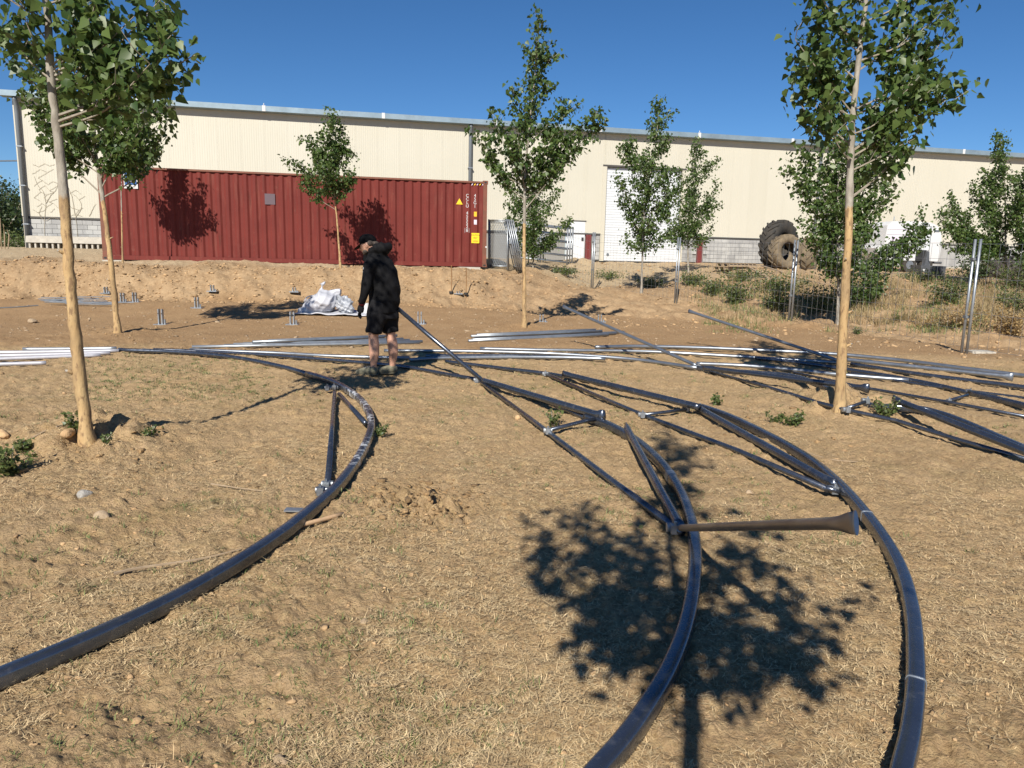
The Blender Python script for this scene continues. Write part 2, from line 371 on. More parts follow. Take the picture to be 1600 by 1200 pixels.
M['conc'] = mat('concrete', (.46, .43, .37), .9, col2=(.36, .335, .29), vscale=5, bump=.3)
M['rubber'] = mat('black_rubber', (.028, .027, .025), .85, col2=(.055, .046, .036), vscale=4, bump=.4)
M['tan_rubber'] = mat('muddy_rubber', (.21, .16, .10), .9, col2=(.12, .095, .065), vscale=6, bump=.4)
M['white'] = mat('white_paint', (.60, .60, .60), .4, var=.06, vscale=3)
M['yellow'] = mat('yellow_sticker', (.85, .55, .02), .5)
M['orange'] = mat('amber_sticker', (.80, .42, .03), .5)
M['blue'] = mat('blue_sticker', (.02, .09, .28), .45)
M['lilac'] = mat('pale_sticker', (.62, .55, .66), .5)
M['black'] = mat('black_paint', (.02, .02, .02), .6)
M['patch'] = mat('grey_patch', (.10, .07, .085), .6)
M['wood'] = mat('weathered_wood', (.36, .27, .175), .85, col2=(.25, .185, .12), vscale=12)
M['stakew'] = mat('stake_wood', (.23, .125, .05), .8)
M['tarp'] = mat('white_tarp', (.44, .45, .49), .55, var=.08, vscale=4)
M['plastic'] = mat('grey_plastic_wrap', (.38, .40, .44), .25, var=.4, vscale=9)
M['jacket'] = mat('black_jacket_cloth', (.006, .006, .007), .8, bump=.25, bscale=35, spec=.16)
M['shorts'] = mat('black_shorts_cloth', (.014, .014, .016), .8, bump=.25, bscale=40, spec=.12)
M['skin'] = mat('skin', (.50, .285, .20), .5, col2=(.46, .25, .17), vscale=14)
M['beard'] = mat('stubble_hair', (.06, .045, .035), .8)
M['cap'] = mat('black_cap_cloth', (.006, .006, .007), .85, spec=.08)
M['shoe'] = mat('olive_shoe', (.13, .12, .075), .8, col2=(.20, .185, .13), vscale=30)
M['sole'] = mat('shoe_sole', (.10, .09, .06), .85)
M['sock'] = mat('grey_sock', (.23, .24, .26), .85)
M['glove'] = mat('black_glove', (.010, .010, .012), .8, spec=.1)
M['red'] = mat('red_cuff', (.14, .008, .014), .6)
M['ggrey'] = mat('dark_grey_metal', (.085, .09, .10), .55, var=.3, vscale=5)
M['tarpdk'] = mat('dark_sheet', (.045, .036, .032), .8, var=.4, vscale=3)
M['vine'] = mat('dry_vine', (.30, .255, .18), .9)

# ------------------------------------------------------------------ ground
def make_ground():
    th1 = np.linspace(R(-43), R(43), 720); tl = np.linspace(R(-180), R(-43), 60)[:-1]; tr = np.linspace(R(43), R(180), 60)[1:]
    th = np.concatenate([tl, th1, tr]); na = len(th)
    rr = np.concatenate([[.02, .3, .6, .9], np.geomspace(1.5, 24, 640), np.geomspace(24.3, 60, 70), np.geomspace(64, 1500, 26)]); nr = len(rr)
    A, Rr = np.meshgrid(th, rr); X = np.sin(A)*Rr; Y = np.cos(A)*Rr
    Z = H(X, Y, True)
    Z = Z + np.where(Y > 70, np.clip((Y-70)/500, 0, 1)*3, 0)
    V = np.stack([X, Y, Z], -1).reshape(-1, 3)
    i = np.arange(nr-1)[:, None]*na; j = np.arange(na-1)[None, :]
    q = np.stack([i+j, i+j+1, i+na+j+1, i+na+j], -1).reshape(-1, 4)[:, ::-1]
    me = npmesh('ground', V, q, 4); o = link('ground', me, M['soil'], None, True)
    x, y = V[:, 0], V[:, 1]; yf = np.interp(x, GX, GYF); yt = np.interp(x, GX, GYT)
    wob = 1.6*fbm(x, y, 1.8, 3, 91)
    edge = np.interp(x, [-9, -4, 0, 4, 9], [10.2, 11.0, 11.6, 12.2, 11.5])
    setattr_f(me, 'bare', sstep((y+wob-edge)/1.2))
    setattr_f(me, 'bank', sstep((y+.5*wob-yf+.4)/.9))
    setattr_f(me, 'gravel', sstep((y+wob-np.where(x < 1, yt+.6, 26))/2.0)*(1-.6*sstep((x-6)/3)))
    setattr_f(me, 'far', sstep((y-46)/8)*1.0 + sstep((-x-24)/5)*sstep((y-25)/6)*(y <= 46))
    return tag(o, kind='structure')
make_ground()

# ------------------------------------------------------------------ warehouse
BA = 0.2152; BD = 36.0
bn = np.array([-math.sin(BA), math.cos(BA), 0]); bx = np.array([math.cos(BA), math.sin(BA), 0])
def wall_hit(px, py, off=0.0):
    d = ray(px, py); t = ((BD-off) - CAM@bn)/(d@bn); return CAM+d*t
WL = wall_hit(36, 337); ZB = 1.46; WL[2] = ZB
def ws(px, py): p = wall_hit(px, py); return float((p-WL)@bx), float(p[2]-ZB)
ZP = ws(800, 361)[1]; ZR = 6.20; WLEN = 62.0
ZP = 1.36
wh = empty('warehouse', WL, 'long cream clad industrial warehouse with pale eaves gutter behind the container', 'warehouse', rz=BA)
door_l, door_r = ws(944, 300)[0], ws(1067, 300)[0]; door_t = ws(1000, 263)[1]
pd_l, pd_r = ws(884, 380)[0], ws(913, 380)[0]; pd_t = ws(900, 345)[1]
def panel_mesh(wd, h):
    pts = []; n = 10; p = wd/n
    for i in range(n):
        x = i*p; pts += [(x+.0015 if i == 0 else x, 0.0), (x+p*.55, 0.0), (x+p*.66, .0026), (x+p*.89, .0026)]
    pts.append((wd-.0015, 0.0)); k = len(pts)
    V = [(x, y-.03, 0) for x, y in pts]+[(x, y-.03, h) for x, y in pts]+[(pts[0][0], .03, 0), (pts[-1][0], .03, 0), (pts[0][0], .03, h), (pts[-1][0], .03, h)]
    Fs = [(i, i+1, k+i+1, k+i) for i in range(k-1)]+[(2*k, 0, k, 2*k+2), (k-1, 2*k+1, 2*k+3, 2*k-1)]
    me = bpy.data.meshes.new('cladding_panel'); me.from_pydata(V, [], Fs); me.update(); me.materials.append(M['cream']); return me
PW = 1.0; full = panel_mesh(PW, ZR-.02-ZP); made = {}
xs = []; x = 0.0
while x < WLEN: xs.append((x, min(x+PW, WLEN))); x += PW
for a, b in xs:
    z0 = ZP
    # openings cut the panels: split at the jambs
    segs = [(a, b, ZP)]
    for l, r, t in ((door_l, door_r, door_t), (pd_l, pd_r, pd_t)):
        out = []
        for s0, s1, zz in segs:
            if s1 <= l or s0 >= r: out.append((s0, s1, zz)); continue
            if s0 < l: out.append((s0, l, zz))
            out.append((max(s0, l), min(s1, r), t))
            if s1 > r: out.append((r, s1, zz))
        segs = out
    for s0, s1, zz in segs:
        if s1-s0 < .01: continue
        o = bpy.data.objects.new('cladding_panel', full); COL.objects.link(o); o.parent = wh
        o.location = (s0, 0, zz); o.scale = ((s1-s0)/PW, 1, (ZR-.02-zz)/(ZR-.02-ZP))
DEPTH = 24.0
for a_, b_ in ((.05, pd_l-.02), (pd_r+.02, door_l-.13), (door_r+.13, WLEN)): MB().box(a_, b_, .04, .10, 0, ZP-.002).build('plinth_core', M['mortar'], wh, True)
b = MB(); b.box(-.02, .03, -.05, DEPTH, ZP, ZR); b.build('gable_wall', M['cream2'], wh, True)
MB().box(-.015, .03, .0, DEPTH, 0, ZP-.01).build('gable_plinth', M['conc'], wh, True)
MB().add([(-.3, -.38, ZR+.22), (WLEN, -.38, ZR+.22), (WLEN, DEPTH/2, ZR+1.5), (-.3, DEPTH/2, ZR+1.5), (-.3, DEPTH, ZR+.2), (WLEN, DEPTH, ZR+.2),
          (-.3, -.38, ZR+.14), (WLEN, -.38, ZR+.14), (WLEN, DEPTH, ZR+.1), (-.3, DEPTH, ZR+.1)],
         [(0, 1, 2, 3), (3, 2, 5, 4), (6, 9, 8, 7), (0, 6, 7, 1), (4, 5, 8, 9), (0, 3, 4, 9, 6)]).build('roof', M['gutter'], wh, True)
# eaves gutter in lengths with a joint sleeve at each meeting
gx = -.35; k = 0
while gx < WLEN:
    g1 = min(gx+5.2, WLEN); g = MB()
    prof = [(-.36, ZR+.22), (-.40, ZR+.22), (-.40, ZR-.005), (-.04, ZR-.03), (-.04, ZR+.01), (-.36, ZR+.03)]
    n_ = len(prof); V = [(gx+.006, y, z) for y, z in prof]+[(g1-.006, y, z) for y, z in prof]
    g.add(V, [(i, (i+1) % n_, n_+(i+1) % n_, n_+i) for i in range(n_)]+[tuple(range(n_-1, -1, -1)), tuple(range(n_, 2*n_))])
    o = g.build('gutter', M['gutter'], wh, True)
    MB().box(g1-.07, g1+.07, -.412, -.402, ZR-.01, ZR+.235).build('gutter_joint', M['white'], o, True)
    if k % 2 == 1: MB().tube([(g1, -.37, ZR+.26), (g1, -.37, ZR+.33)], .02, 6).build('roof_post', M['white'], wh, True)
    gx = g1; k += 1
MB().box(.03, door_l-.12, -.045, .0, ZP-.075, ZP-.003).build('base_rail', M['dark'], wh, True)
MB().box(door_r+.12, WLEN, -.045, .0, ZP-.075, ZP-.003).build('base_rail', M['dark'], wh, True)
# downpipes
for px, lo in ((39, 0.0), (733.5, 0.0), (1276, 0.0)):
    s, _ = ws(px, 300); r_ = .085
    p = MB().tube([(s, -.25, ZR-.02), (s, -.24, ZR-.12), (s, -.15, ZR-.3), (s, -.14, ZR-.6), (s, -.14, lo)], r_, 10).build('downpipe', M['dgrey'], wh, True, True)
    for z in (1.0, 2.6, 4.2): MB().box(s-.11, s+.11, -.235, -.02, z, z+.045).build('pipe_bracket', M['galv'], p, True)
# roller door of ribbed sections
ns = 12; sh = (door_t-.05)/ns
dr = MB().box(door_l+.10, door_r-.10, .13, .17, .0, door_t-.02).build('door_backing', M['wdoor'], wh, True)
for i in range(ns):
    d = MB(); z0 = .03+i*sh
    for q in range(3): d.box(door_l+.11, door_r-.11, .095-.004*(q % 2), .128, z0+q*sh/3+.004, z0+(q+1)*sh/3-.006)
    d.build('door_section', M['wdoor'], wh, True)
for l0, l1 in ((door_l-.12, door_l+.09), (door_r-.09, door_r+.12)): MB().box(l0, l1, -.05, .12, 0, door_t).build('door_jamb', M['cream2'] if l0 < door_l else M['cream2'], wh, True)
MB().box(door_l-.12, door_r+.12, -.05, .12, door_t+.001, door_t+.09).build('door_lintel', M['dark'], wh, True)
MB().tube([(door_l+.35, .085, .33), (door_l+.35, .06, .33)], .07, 10).build('door_vent', M['dgrey'], wh, True)
pdo = MB().box(pd_l, pd_r, -.035, .03, .02, pd_t-.03).build('side_door', M['wdoor'], wh, True)
MB().box(pd_l-.05, pd_r+.05, -.055, .02, pd_t-.028, pd_t+.02).build('side_door_frame', M['dark'], wh, True)
MB().box(pd_r-.17, pd_r-.07, -.075, -.037, .98, 1.14).build('door_handle', M['black'], pdo, True)
for px in (918.5, 1093):
    s, _ = ws(px, 390); MB().box(s-.14, s+.14, -.06, .035, 0, ZP-.08).build('steel_column', M['maroon'], wh, True)
# concrete blocks of the plinth, laid in courses with open joints
bw, bh = .40, .20
bm_ = MB().box(0, bw-.012, -.022, .038, 0, bh-.012).mesh('block'); bm_.materials.append(M['block'])
slots = [(.1, 5.2), (pd_r+.42, door_l-.14), (door_r+.14, door_r+11.0)]
cnt = 0
for lo, hi in slots:
    for c in range(6):
        x = lo - (bw/2 if c % 2 else 0)
        while x < hi:
            a, e = max(x, lo), min(x+bw, hi)
            if e-a > .05 and cnt < 300 and c*bh+bh < ZP-.04:
                skip = any(abs((a+e)/2-ws(px, 390)[0]) < .34 for px in (918.5, 1093))
                if not skip:
                    o = bpy.data.objects.new('block', bm_); COL.objects.link(o); o.parent = wh; o.location = (a, random.uniform(-.003, .003), .06+c*bh); o.scale = ((e-a)/bw, 1, 1); cnt += 1
            x += bw
px0 = door_r+11.05
while px0 < WLEN-3:
    MB().box(px0, px0+2.98, -.02, .038, .12, ZP-.09).build('plinth_panel', M['block'], wh, True)
    MB().box(px0, px0+2.98, -.04, .038, 0, .11).build('footing', M['conc'], wh, True); px0 += 3.0
x = pd_r+5.5
# dry vine clinging to the wall
def vine(px_pts, seed):
    rnd = random.Random(seed); v = MB()
    for path in px_pts:
        P = crom([(*ws(a, c_),) for a, c_ in path], 5)
        V = [(p[0]+rnd.uniform(-.015, .015), -.05, p[1]+rnd.uniform(-.015, .015)) for p in P]
        v.tube(V, np.linspace(.009, .005, len(V)) if len(path) > 2 else .0055, 4)
    return v
vp = [[(73, 400), (70, 345), (72, 320), (68, 300), (60, 290), (54, 276)], [(122, 392), (120, 350), (116, 325), (112, 305), (106, 290), (100, 270), (106, 245)], [(70, 345), (62, 335), (66, 322)], [(140, 338), (146, 325), (150, 318)], [(72, 318), (80, 305), (88, 296), (92, 284)], [(118, 340), (127, 326), (124, 312), (114, 303)], [(72, 345), (84, 340), (96, 344)]]
rv = random.Random(11)
def hexnet(x0, x1, y0, y1, sx, sy, keep):
    J = {}
    def node(i, j):
        if (i, j) not in J: J[(i, j)] = (x0+i*sx+(sx*.5 if j % 2 else 0)+rv.uniform(-2, 2), y0+j*sy+(sy*.3 if (i+j) % 2 else -.3*sy)+rv.uniform(-1.5, 1.5))
        return J[(i, j)]
    out = []
    for j in range(int((y1-y0)/sy)):
        for i in range(int((x1-x0)/sx)):
            if rv.random() < keep: out.append([node(i, j), node(i+1, j)])
            if rv.random() < keep and (i+j) % 2: out.append([node(i, j), node(i, j+1)])
    return out
vp += hexnet(52, 94, 258, 340, 9, 9, .72)+hexnet(100, 128, 300, 345, 9, 9, .6)
vo = vine(vp, 3); vm = vo.mesh('dry_vine'); vobj = link('dry_vine', vm, M['vine']); vobj.location = WL; vobj.rotation_euler = (0, 0, BA)
tag(vobj, 'leafless dry creeper clinging to the cream wall beside the left downpipe', 'vine')
# concrete feeder slab on short legs against the wall
tl0, tl1 = ws(51, 370)[0], ws(172, 370)[0]
tr = empty('feed_trough', WL, 'long low concrete trough on short legs against the warehouse wall left of container', 'trough', rz=BA)
MB().add([(tl0, -.75, .25), (tl1, -.75, .25), (tl1, -.7, .52), (tl0, -.7, .52), (tl0, -.25, .25), (tl1, -.25, .25), (tl1, -.2, .55), (tl0, -.2, .55)],
         [(0, 1, 2, 3), (4, 7, 6, 5), (3, 2, 6, 7), (0, 4, 5, 1), (0, 3, 7, 4), (1, 5, 6, 2)]).build('slab', M['conc'], tr, True)
n_ = 14
for i in range(n_):
    a = tl0+.08+(tl1-tl0-.2)*i/(n_-1); MB().box(a, a+.07, -.7, -.3, -.2, .248).build('leg', M['conc'], tr, True)

# ------------------------------------------------------------------ shipping container
CP = np.array([-12.93, 23.38, 1.17]); CA = .198; CL, CW, CH = 12.19, 2.44, 2.896
ct = empty('shipping_container', CP, 'long dark red corrugated shipping container on the earth bank', 'shipping container', rz=CA)
def corr(x0, x1, y, sgn, z0, z1):
    pts = []; p = .2794; n_ = int(round((x1-x0)/p)); p = (x1-x0)/n_
    for i in range(n_):
        x = x0+i*p; pts += [(x, 0), (x+p*.28, 0), (x+p*.50, .038), (x+p*.78, .038)]
    pts.append((x1, 0)); k = len(pts)
    V = [(a, y+sgn*b_, z0) for a, b_ in pts]+[(a, y+sgn*b_, z1) for a, b_ in pts]
    return MB().add(V, [(i, i+1, k+i+1, k+i) for i in range(k-1)])
corr(.14, CL-.14, .035, 1, .15, CH-.09).build('side_wall', M['cont'], ct, True)
corr(.14, CL-.14, CW-.035, -1, .15, CH-.09).build('side_wall', M['cont'], ct, True)
e = MB(); e.box(.03, .07, .12, CW-.12, .15, CH-.1); e.build('end_wall', M['cont'], ct, True)
for y0, y1 in ((.10, CW/2-.01), (CW/2+.01, CW-.10)):
    d = MB().box(CL-.07, CL-.02, y0, y1, .14, CH-.12).build('door', M['cont'], ct, True)
    for yy in (y0+.3, y1-.3): MB().tube([(CL+.02, yy, .1), (CL+.02, yy, CH-.1)], .02, 6).build('lock_rod', M['galv'], d, True)
rf = MB(); pr = []
for i in range(86):
    x = .1+i*(CL-.2)/86; q = (CL-.2)/86; pr += [(x, CH-.055), (x+q*.3, CH-.055), (x+q*.45, CH-.035), (x+q*.85, CH-.035)]
k = len(pr); rf.add([(a, .03, z) for a, z in pr]+[(a, CW-.03, z) for a, z in pr], [(i, i+1, k+i+1, k+i) for i in range(k-1)]); rf.build('roof', M['cont'], ct, True)
MB().box(.1, CL-.1, .12, CW-.12, .05, .13).build('floor', M['cont_rust'], ct, True)
for y0 in (0.0, CW-.06):
    MB().box(.14, CL-.14, y0+.004, y0+.05, CH-.088, CH-.03).build('top_rail', M['cont_rust'], ct, True)
    MB().box(.14, CL-.14, y0, y0+.056, .01, .148).build('bottom_rail', M['cont'], ct, True)
for x0 in (0.0, CL-.15):
    for y0 in (0.0, CW-.15):
        MB().box(x0+.006, x0+.144, y0+.006, y0+.144, .12, CH-.12).build('corner_post', M['cont_rust'], ct, True)
        for z0 in (0, CH-.118):
            c_ = MB().box(x0-.003, x0+.165, y0-.003, y0+.153, z0, z0+.118).build('corner_casting', M['cont_rust'], ct, True)
            MB().tube([(x0+.08, y0-.0045, z0+.06), (x0+.08, y0-.0075, z0+.06)], .032, 8, sq=(1.4, 1)).build('casting_slot', M['black'], c_, True)
def cloc(px, py):                     # photo point on the container's front plane -> local x, z
    n3 = np.array([-math.sin(CA), math.cos(CA), 0]); d = ray(px, py); t = ((CP-CAM)@n3)/(d@n3); p = CAM+d*t-CP
    return float(p@np.array([math.cos(CA), math.sin(CA), 0])), float(p[2])
def text(body, size):
    cu = bpy.data.curves.new('t', 'FONT'); cu.body = body; cu.size = size; cu.extrude = .0015; cu.align_x = 'CENTER'
    o = bpy.data.objects.new('t', cu); COL.objects.link(o); dg = bpy.context.evaluated_depsgraph_get(); dg.update()
    me = bpy.data.meshes.new_from_object(o.evaluated_get(dg)); bpy.data.objects.remove(o); return me
def put_text(body, x, y, z, size, m, parent, name='lettering'):
    me = text(body, size); me.materials.clear(); o = link(name, me, m, parent); o.location = (x, y, z); o.rotation_euler = (R(90), 0, 0); return o
def sticker(px, py, wd, ht, m, name, y=.031):
    x, z = cloc(px, py); return MB().box(x-wd/2, x+wd/2, y, y+.003, z-ht/2, z+ht/2).build(name, m, ct, True), x, z
x, z = cloc(730.5, 303); x0_, z1_ = cloc(730.5, 359)
for i, ch in enumerate('CCLU 455524'):
    if ch != ' ': put_text(ch, x, .030, z-.115*i-.1, .145, M['white'], ct)
put_text('2', x, .030, z1_-.07, .145, M['white'], ct)
for a in ((-.075, -.068), (.068, .075)): MB().box(x+a[0], x+a[1], .028, .030, z1_-.10, z1_+.06).build('check_digit_frame', M['white'], ct, True)
x, z = cloc(742.5, 303)
for i, ch in enumerate('45G1'): put_text(ch, x, .030, z-.12*i-.1, .145, M['white'], ct)
x, z = cloc(718, 315); tri = MB().add([(x-.11, .029, z-.09), (x+.11, .029, z-.09), (x, .029, z+.11), (x-.11, .033, z-.09), (x+.11, .033, z-.09), (x, .033, z+.11)], [(0, 1, 2), (5, 4, 3), (0, 3, 4, 1), (1, 4, 5, 2), (2, 5, 3, 0)]).build('warning_triangle', M['yellow'], ct, True)
MB().box(x-.035, x+.035, .025, .028, z-.06, z-.03).build('triangle_mark', M['orange'], tri, True)
o, x, z = sticker(743, 334.5, .10, .16, M['orange'], 'amber_sticker'); MB().box(x-.03, x+.03, .027, .030, z+.02, z+.05).build('sticker_mark', M['yellow'], o, True); MB().box(x-.03, x+.03, .027, .030, z-.05, z-.02).build('sticker_mark', M['yellow'], o, True)
o, x, z = sticker(743, 347, .10, .16, M['lilac'], 'pale_sticker'); MB().box(x-.03, x+.03, .027, .030, z-.05, z+.01).build('sticker_mark', M['white'], o, True)
o, x, z = sticker(743, 372, .27, .34, M['yellow'], 'caution_sign')
put_text('CAUTION', x, .029, z+.08, .062, M['black'], o); put_text('9\'6"', x, .029, z-.03, .09, M['black'], o); put_text('HIGH', x, .029, z-.13, .075, M['black'], o)
sticker(421.5, 311, .32, .34, M['patch'], 'grey_patch')
o, x, z = sticker(203.5, 281, .40, .52, M['white'], 'blue_placard'); MB().box(x-.17, x+.17, .026, .030, z-.15, z+.23).build('placard_field', M['blue'], o, True)
for a in (-.12, -.02, .09): MB().box(x+a-.035, x+a+.035, .027, .030, z-.215, z-.19).build('placard_mark', M['dgrey'], o, True)
MB().box(x+.0, x+.12, .022, .0255, z+.0, z+.16).build('placard_emblem', M['patch'], o, True)
for i in range(5):                    # slanted hazard stripes under the top corner
    x, z = cloc(738+i*4.2, 288); MB().add([(x-.035, .029, z-.03), (x+.0, .029, z-.03), (x+.035, .029, z+.03), (x, .029, z+.03), (x-.035, .032, z-.03), (x+.0, .032, z-.03), (x+.035, .032, z+.03), (x, .032, z+.03)], [(0, 1, 2, 3), (7, 6, 5, 4), (0, 4, 5, 1), (1, 5, 6, 2), (2, 6, 7, 3), (3, 7, 4, 0)]).build('hazard_stripe', M['yellow'] if i % 2 else M['lilac'], ct, True)
x, z = cloc(759.5, 386); MB().tube([(x, -.004, z), (x, .01, z)], .03, 8).build('corner_mark', M['white'], ct, True)
pa = CP+np.array([math.cos(CA)*11.6, math.sin(CA)*11.6, 0]); pb = CP+np.array([math.cos(CA)*.3, math.sin(CA)*.3, 0])
for q, wd, lb in ((pa, .75, 'tan concrete pad under the right end of the red container'), (pb, .6, 'tan concrete pad under the left end of the red container')):
    m_ = MB().box(-wd/2, wd/2, -.05, 2.3, -.5, -.004).mesh('support_block'); o = link('support_block', m_, M['conc']); o.location = q; o.rotation_euler = (0, 0, CA); tag(o, lb, 'block')

# ------------------------------------------------------------------ poplars
LEAF_V = np.array([(0, 0, 0), (.26, -.06, .06), (.50, .20, .11), (.25, .62, .06), (0, 1.04, -.05), (-.25, .62, .06), (-.50, .20, .11), (-.26, -.06, .06)])
LEAF_F = np.array([(0, 1, 2, 3), (0, 3, 4, 5), (0, 5, 6, 7)])
def leaves_mesh(name, P, size, rnd, droop=.75, m=None):
    n = len(P); az = rnd.uniform(0, 2*np.pi, n)
    ax = np.stack([np.cos(az)*.75, np.sin(az)*.75, -droop+rnd.normal(0, .45, n)], -1); ax /= np.linalg.norm(ax, axis=1)[:, None]
    q = rnd.normal(0, 1, (n, 3)); nz = q-(q*ax).sum(1)[:, None]*ax; nz /= np.linalg.norm(nz, axis=1)[:, None]
    sx = np.cross(ax, nz); sz = size*rnd.uniform(.45, 1.25, n)
    V = P[:, None, :] + sz[:, None, None]*(LEAF_V[None, :, 0, None]*sx[:, None, :]*.95+LEAF_V[None, :, 1, None]*ax[:, None, :]+LEAF_V[None, :, 2, None]*nz[:, None, :])
    Fq = (LEAF_F[None]+8*np.arange(n)[:, None, None]).reshape(-1, 4)
    me = npmesh(name, V.reshape(-1, 3), Fq, 4); me.materials.append(m or M['leaf']); return me
def poplar(base, trunk, r_base, branches, label, seed, leaf=.085, dens=120, peel=.0, group='young poplars', name='poplar_tree', leader=True, rad=.13):
    """base (3), trunk list of points base first, branches list of (t on trunk 0..1, tip point, weight)"""
    rnd = np.random.default_rng(seed); root = empty(name, base, label, 'tree', group)
    P = crom(trunk, 8); P[1:-1] += rnd.normal(0, .0022, (len(P)-2, 3))*r_base/.05; P = np.vstack([P[0]-np.array([0, 0, .25]), P])
    L = np.concatenate([[0], np.cumsum(np.linalg.norm(np.diff(P, axis=0), axis=1))]); T = L/L[-1]
    rr = r_base*(1-.88*T**.9)*(1+.06*rnd.normal(0, 1, len(P))); rr[0] *= 1.6; rr[1] *= 1.35; rr[2] *= 1.12
    pl = 1.0-np.clip((P[:, 2]-base[2]-peel)/.35+.5, 0, 1)
    MB().tube(P, rr, 12 if r_base > .03 else 8, attr=pl, up=(0, 1, .05)).build('trunk', M['trunk'], root, smooth=True, attr='peel')
    def tp(t): return np.array([np.interp(t, T, P[:, k]) for k in range(3)])
    def tr_(t): return float(np.interp(t, T, rr))
    if peel > .3:                     # stubs of cut side shoots on the peeled stem
        for k in range(int(2+peel*1.5)):
            t = float(np.interp(base[2]+rnd.uniform(.3, peel), P[:, 2], T)); a = rnd.uniform(0, 6.28); c = tp(t); d = np.array([math.cos(a), math.sin(a), .5]); r_ = tr_(t)
            MB().tube([c, c+d*r_*1.25, c+d*r_*(1.7+rnd.uniform(0, .5))], [r_*.4, r_*.3, r_*.16], 6, attr=[.8, .8, .3]).build('stub', M['trunk'], root, smooth=True, attr='peel')
    blist = list(branches)
    for t0, tip, wt in blist:
        A = tp(t0); B = np.array(tip, float); D = B-A; ln = np.linalg.norm(D)
        mid = A+D*.5+np.array([0, 0, -.10*ln])+rnd.normal(0, .03*ln, 3)
        Q = crom([A, mid, B], 6); b = MB(); rb = min(tr_(t0)*.42, .004+.0075*ln)
        b.tube(Q, np.linspace(rb, .003, len(Q)), 5)
        pts = []; nt_ = max(3, int(ln*7))
        tw = [(Q[int(len(Q)*f_)], 0) for f_ in rnd.uniform(.25, .97, nt_)]
        for c, _ in tw:
            d = rnd.normal(0, 1, 3); d[2] = abs(d[2])*.5+.1; d = d/np.linalg.norm(d)+.7*D/ln; d /= np.linalg.norm(d); tl = rnd.uniform(.12, .38)*min(1.2, .4+ln*.6)
            e_ = c+d*tl; b.tube([c, (c+e_)/2+rnd.normal(0, .015, 3), e_], [.0045, .0035, .002], 3)
            k = max(2, int(dens*wt*tl*.62)); f_ = rnd.uniform(.25, 1.1, k)[:, None]; pts.append(c+(e_-c)*f_+rnd.normal(0, rad*.42, (k, 3)))
        k = int(dens*wt*ln*.55); f_ = rnd.uniform(.34, 1.05, k); pts.append(np.stack([np.interp(f_, np.linspace(0, 1, len(Q)), Q[:, j]) for j in range(3)], -1)+rnd.normal(0, rad*.62, (k, 3)))
        bo = b.build('branch', M['twig'], root)
        link('leaves', leaves_mesh('leaves', np.vstack(pts)-base, leaf, rnd), None, bo)
    if leader:
        k = int(dens*1.1*L[-1]*.32); f_ = rnd.uniform(.62, 1.01, k); pts = np.stack([np.interp(f_, T, P[:, j]) for j in range(3)], -1)+rnd.normal(0, rad*.7, (k, 3))
        link('leaves', leaves_mesh('leaves', pts-base, leaf, rnd), None, root)
    return root
def px_tree(tr, tips, r_base, label, seed, Y=None, squeeze=1.0, leaf=.085, dens=120, peel=.0, dspread=.55, extra=8, rad=.13, name='poplar_tree', wt=1.0, leader=True, jl=.5, xlo=0.0, rise=(.55, .95)):
    rnd = random.Random(seed); base = gp(*tr[0]); Y = base[1] if Y is None else Y
    if abs(Y-base[1]) > .01:
        base = at(tr[0][0], tr[0][1], Y); base[2] = float(H(base[0], base[1]))
    tk = [base]+[at(a, b, Y+rnd.uniform(-.015, .015)) for a, b in tr[1:]]
    zs = [p[2] for p in tk]; L = [0]
    for i in range(1, len(tk)): L.append(L[-1]+np.linalg.norm(tk[i]-tk[i-1]))
    tips = [(np.interp(-b, [-q[1] for q in tr], [q[0] for q in tr])+(a-np.interp(-b, [-q[1] for q in tr], [q[0] for q in tr]))*squeeze, b) for a, b in tips]
    bl = []
    def add(tip, w_=1.0):
        lat = abs(tip[0]-np.interp(tip[2], zs, [p[0] for p in tk])) + abs(tip[1]-Y)
        z0 = max(zs[0]+.25*(zs[-1]-zs[0])*(.5 if name != 'poplar_tree' else 1), tip[2]-.12-lat*rnd.uniform(*rise)); t = float(np.interp(z0, zs, L))/L[-1]
        bl.append((min(t, .96), tip, w_*wt))
    for a, b in tips:
        p0 = at(a, b, Y); lat = abs(p0[0]-np.interp(p0[2], zs, [p[0] for p in tk])); dy = rnd.uniform(-1, 1)*dspread*max(.25, jl)
        add(at(a, b, Y+dy))
    lo = min(at(a, b, Y)[2] for a, b in tips); hi = zs[-1]; wmax = max(abs(at(a, b, Y)[0]-tk[0][0]) for a, b in tips)
    for k in range(extra):             # limbs reaching towards and away from the viewer
        z = lo+(hi-lo)*(xlo+(1-xlo)*(k+.5)/extra); f_ = math.sin(math.pi*min(.92, .25+.7*(k+.5)/extra)); a = rnd.choice((1, -1))*R(rnd.uniform(50, 130))
        x0 = np.interp(z, zs, [p[0] for p in tk]); q = rnd.uniform(.6, 1.0)*f_*min(1.0, wmax)
        add(np.array([x0+math.cos(a)*q*.45, Y+math.sin(a)*q, z+.1]), .8)
    return poplar(base, tk, r_base, bl, label, seed, leaf, dens, peel, leader=leader, rad=rad, name=name)
px_tree([(137, 692), (122, 560), (108, 420), (97, 270), (82, 140), (73, 0), (66, -140), (62, -280), (60, -430), (60, -560)],
        [(330, 86), (288, 52), (252, 100), (205, 112), (225, 25), (0, 45), (12, -20), (35, 30), (180, 60), (270, 0), (-60, -60), (190, -80), (240, -120), (-50, -170), (180, -230), (150, -330), (-20, -300), (120, -440), (20, -430), (300, 70), (160, 10), (120, 40)],
        .051, 'tall young poplar with thick peeled trunk standing at the left front', 101, leaf=.072, dens=120, peel=1.78, extra=7, dspread=.5, xlo=.5, rise=(.12, .38), squeeze=.90)
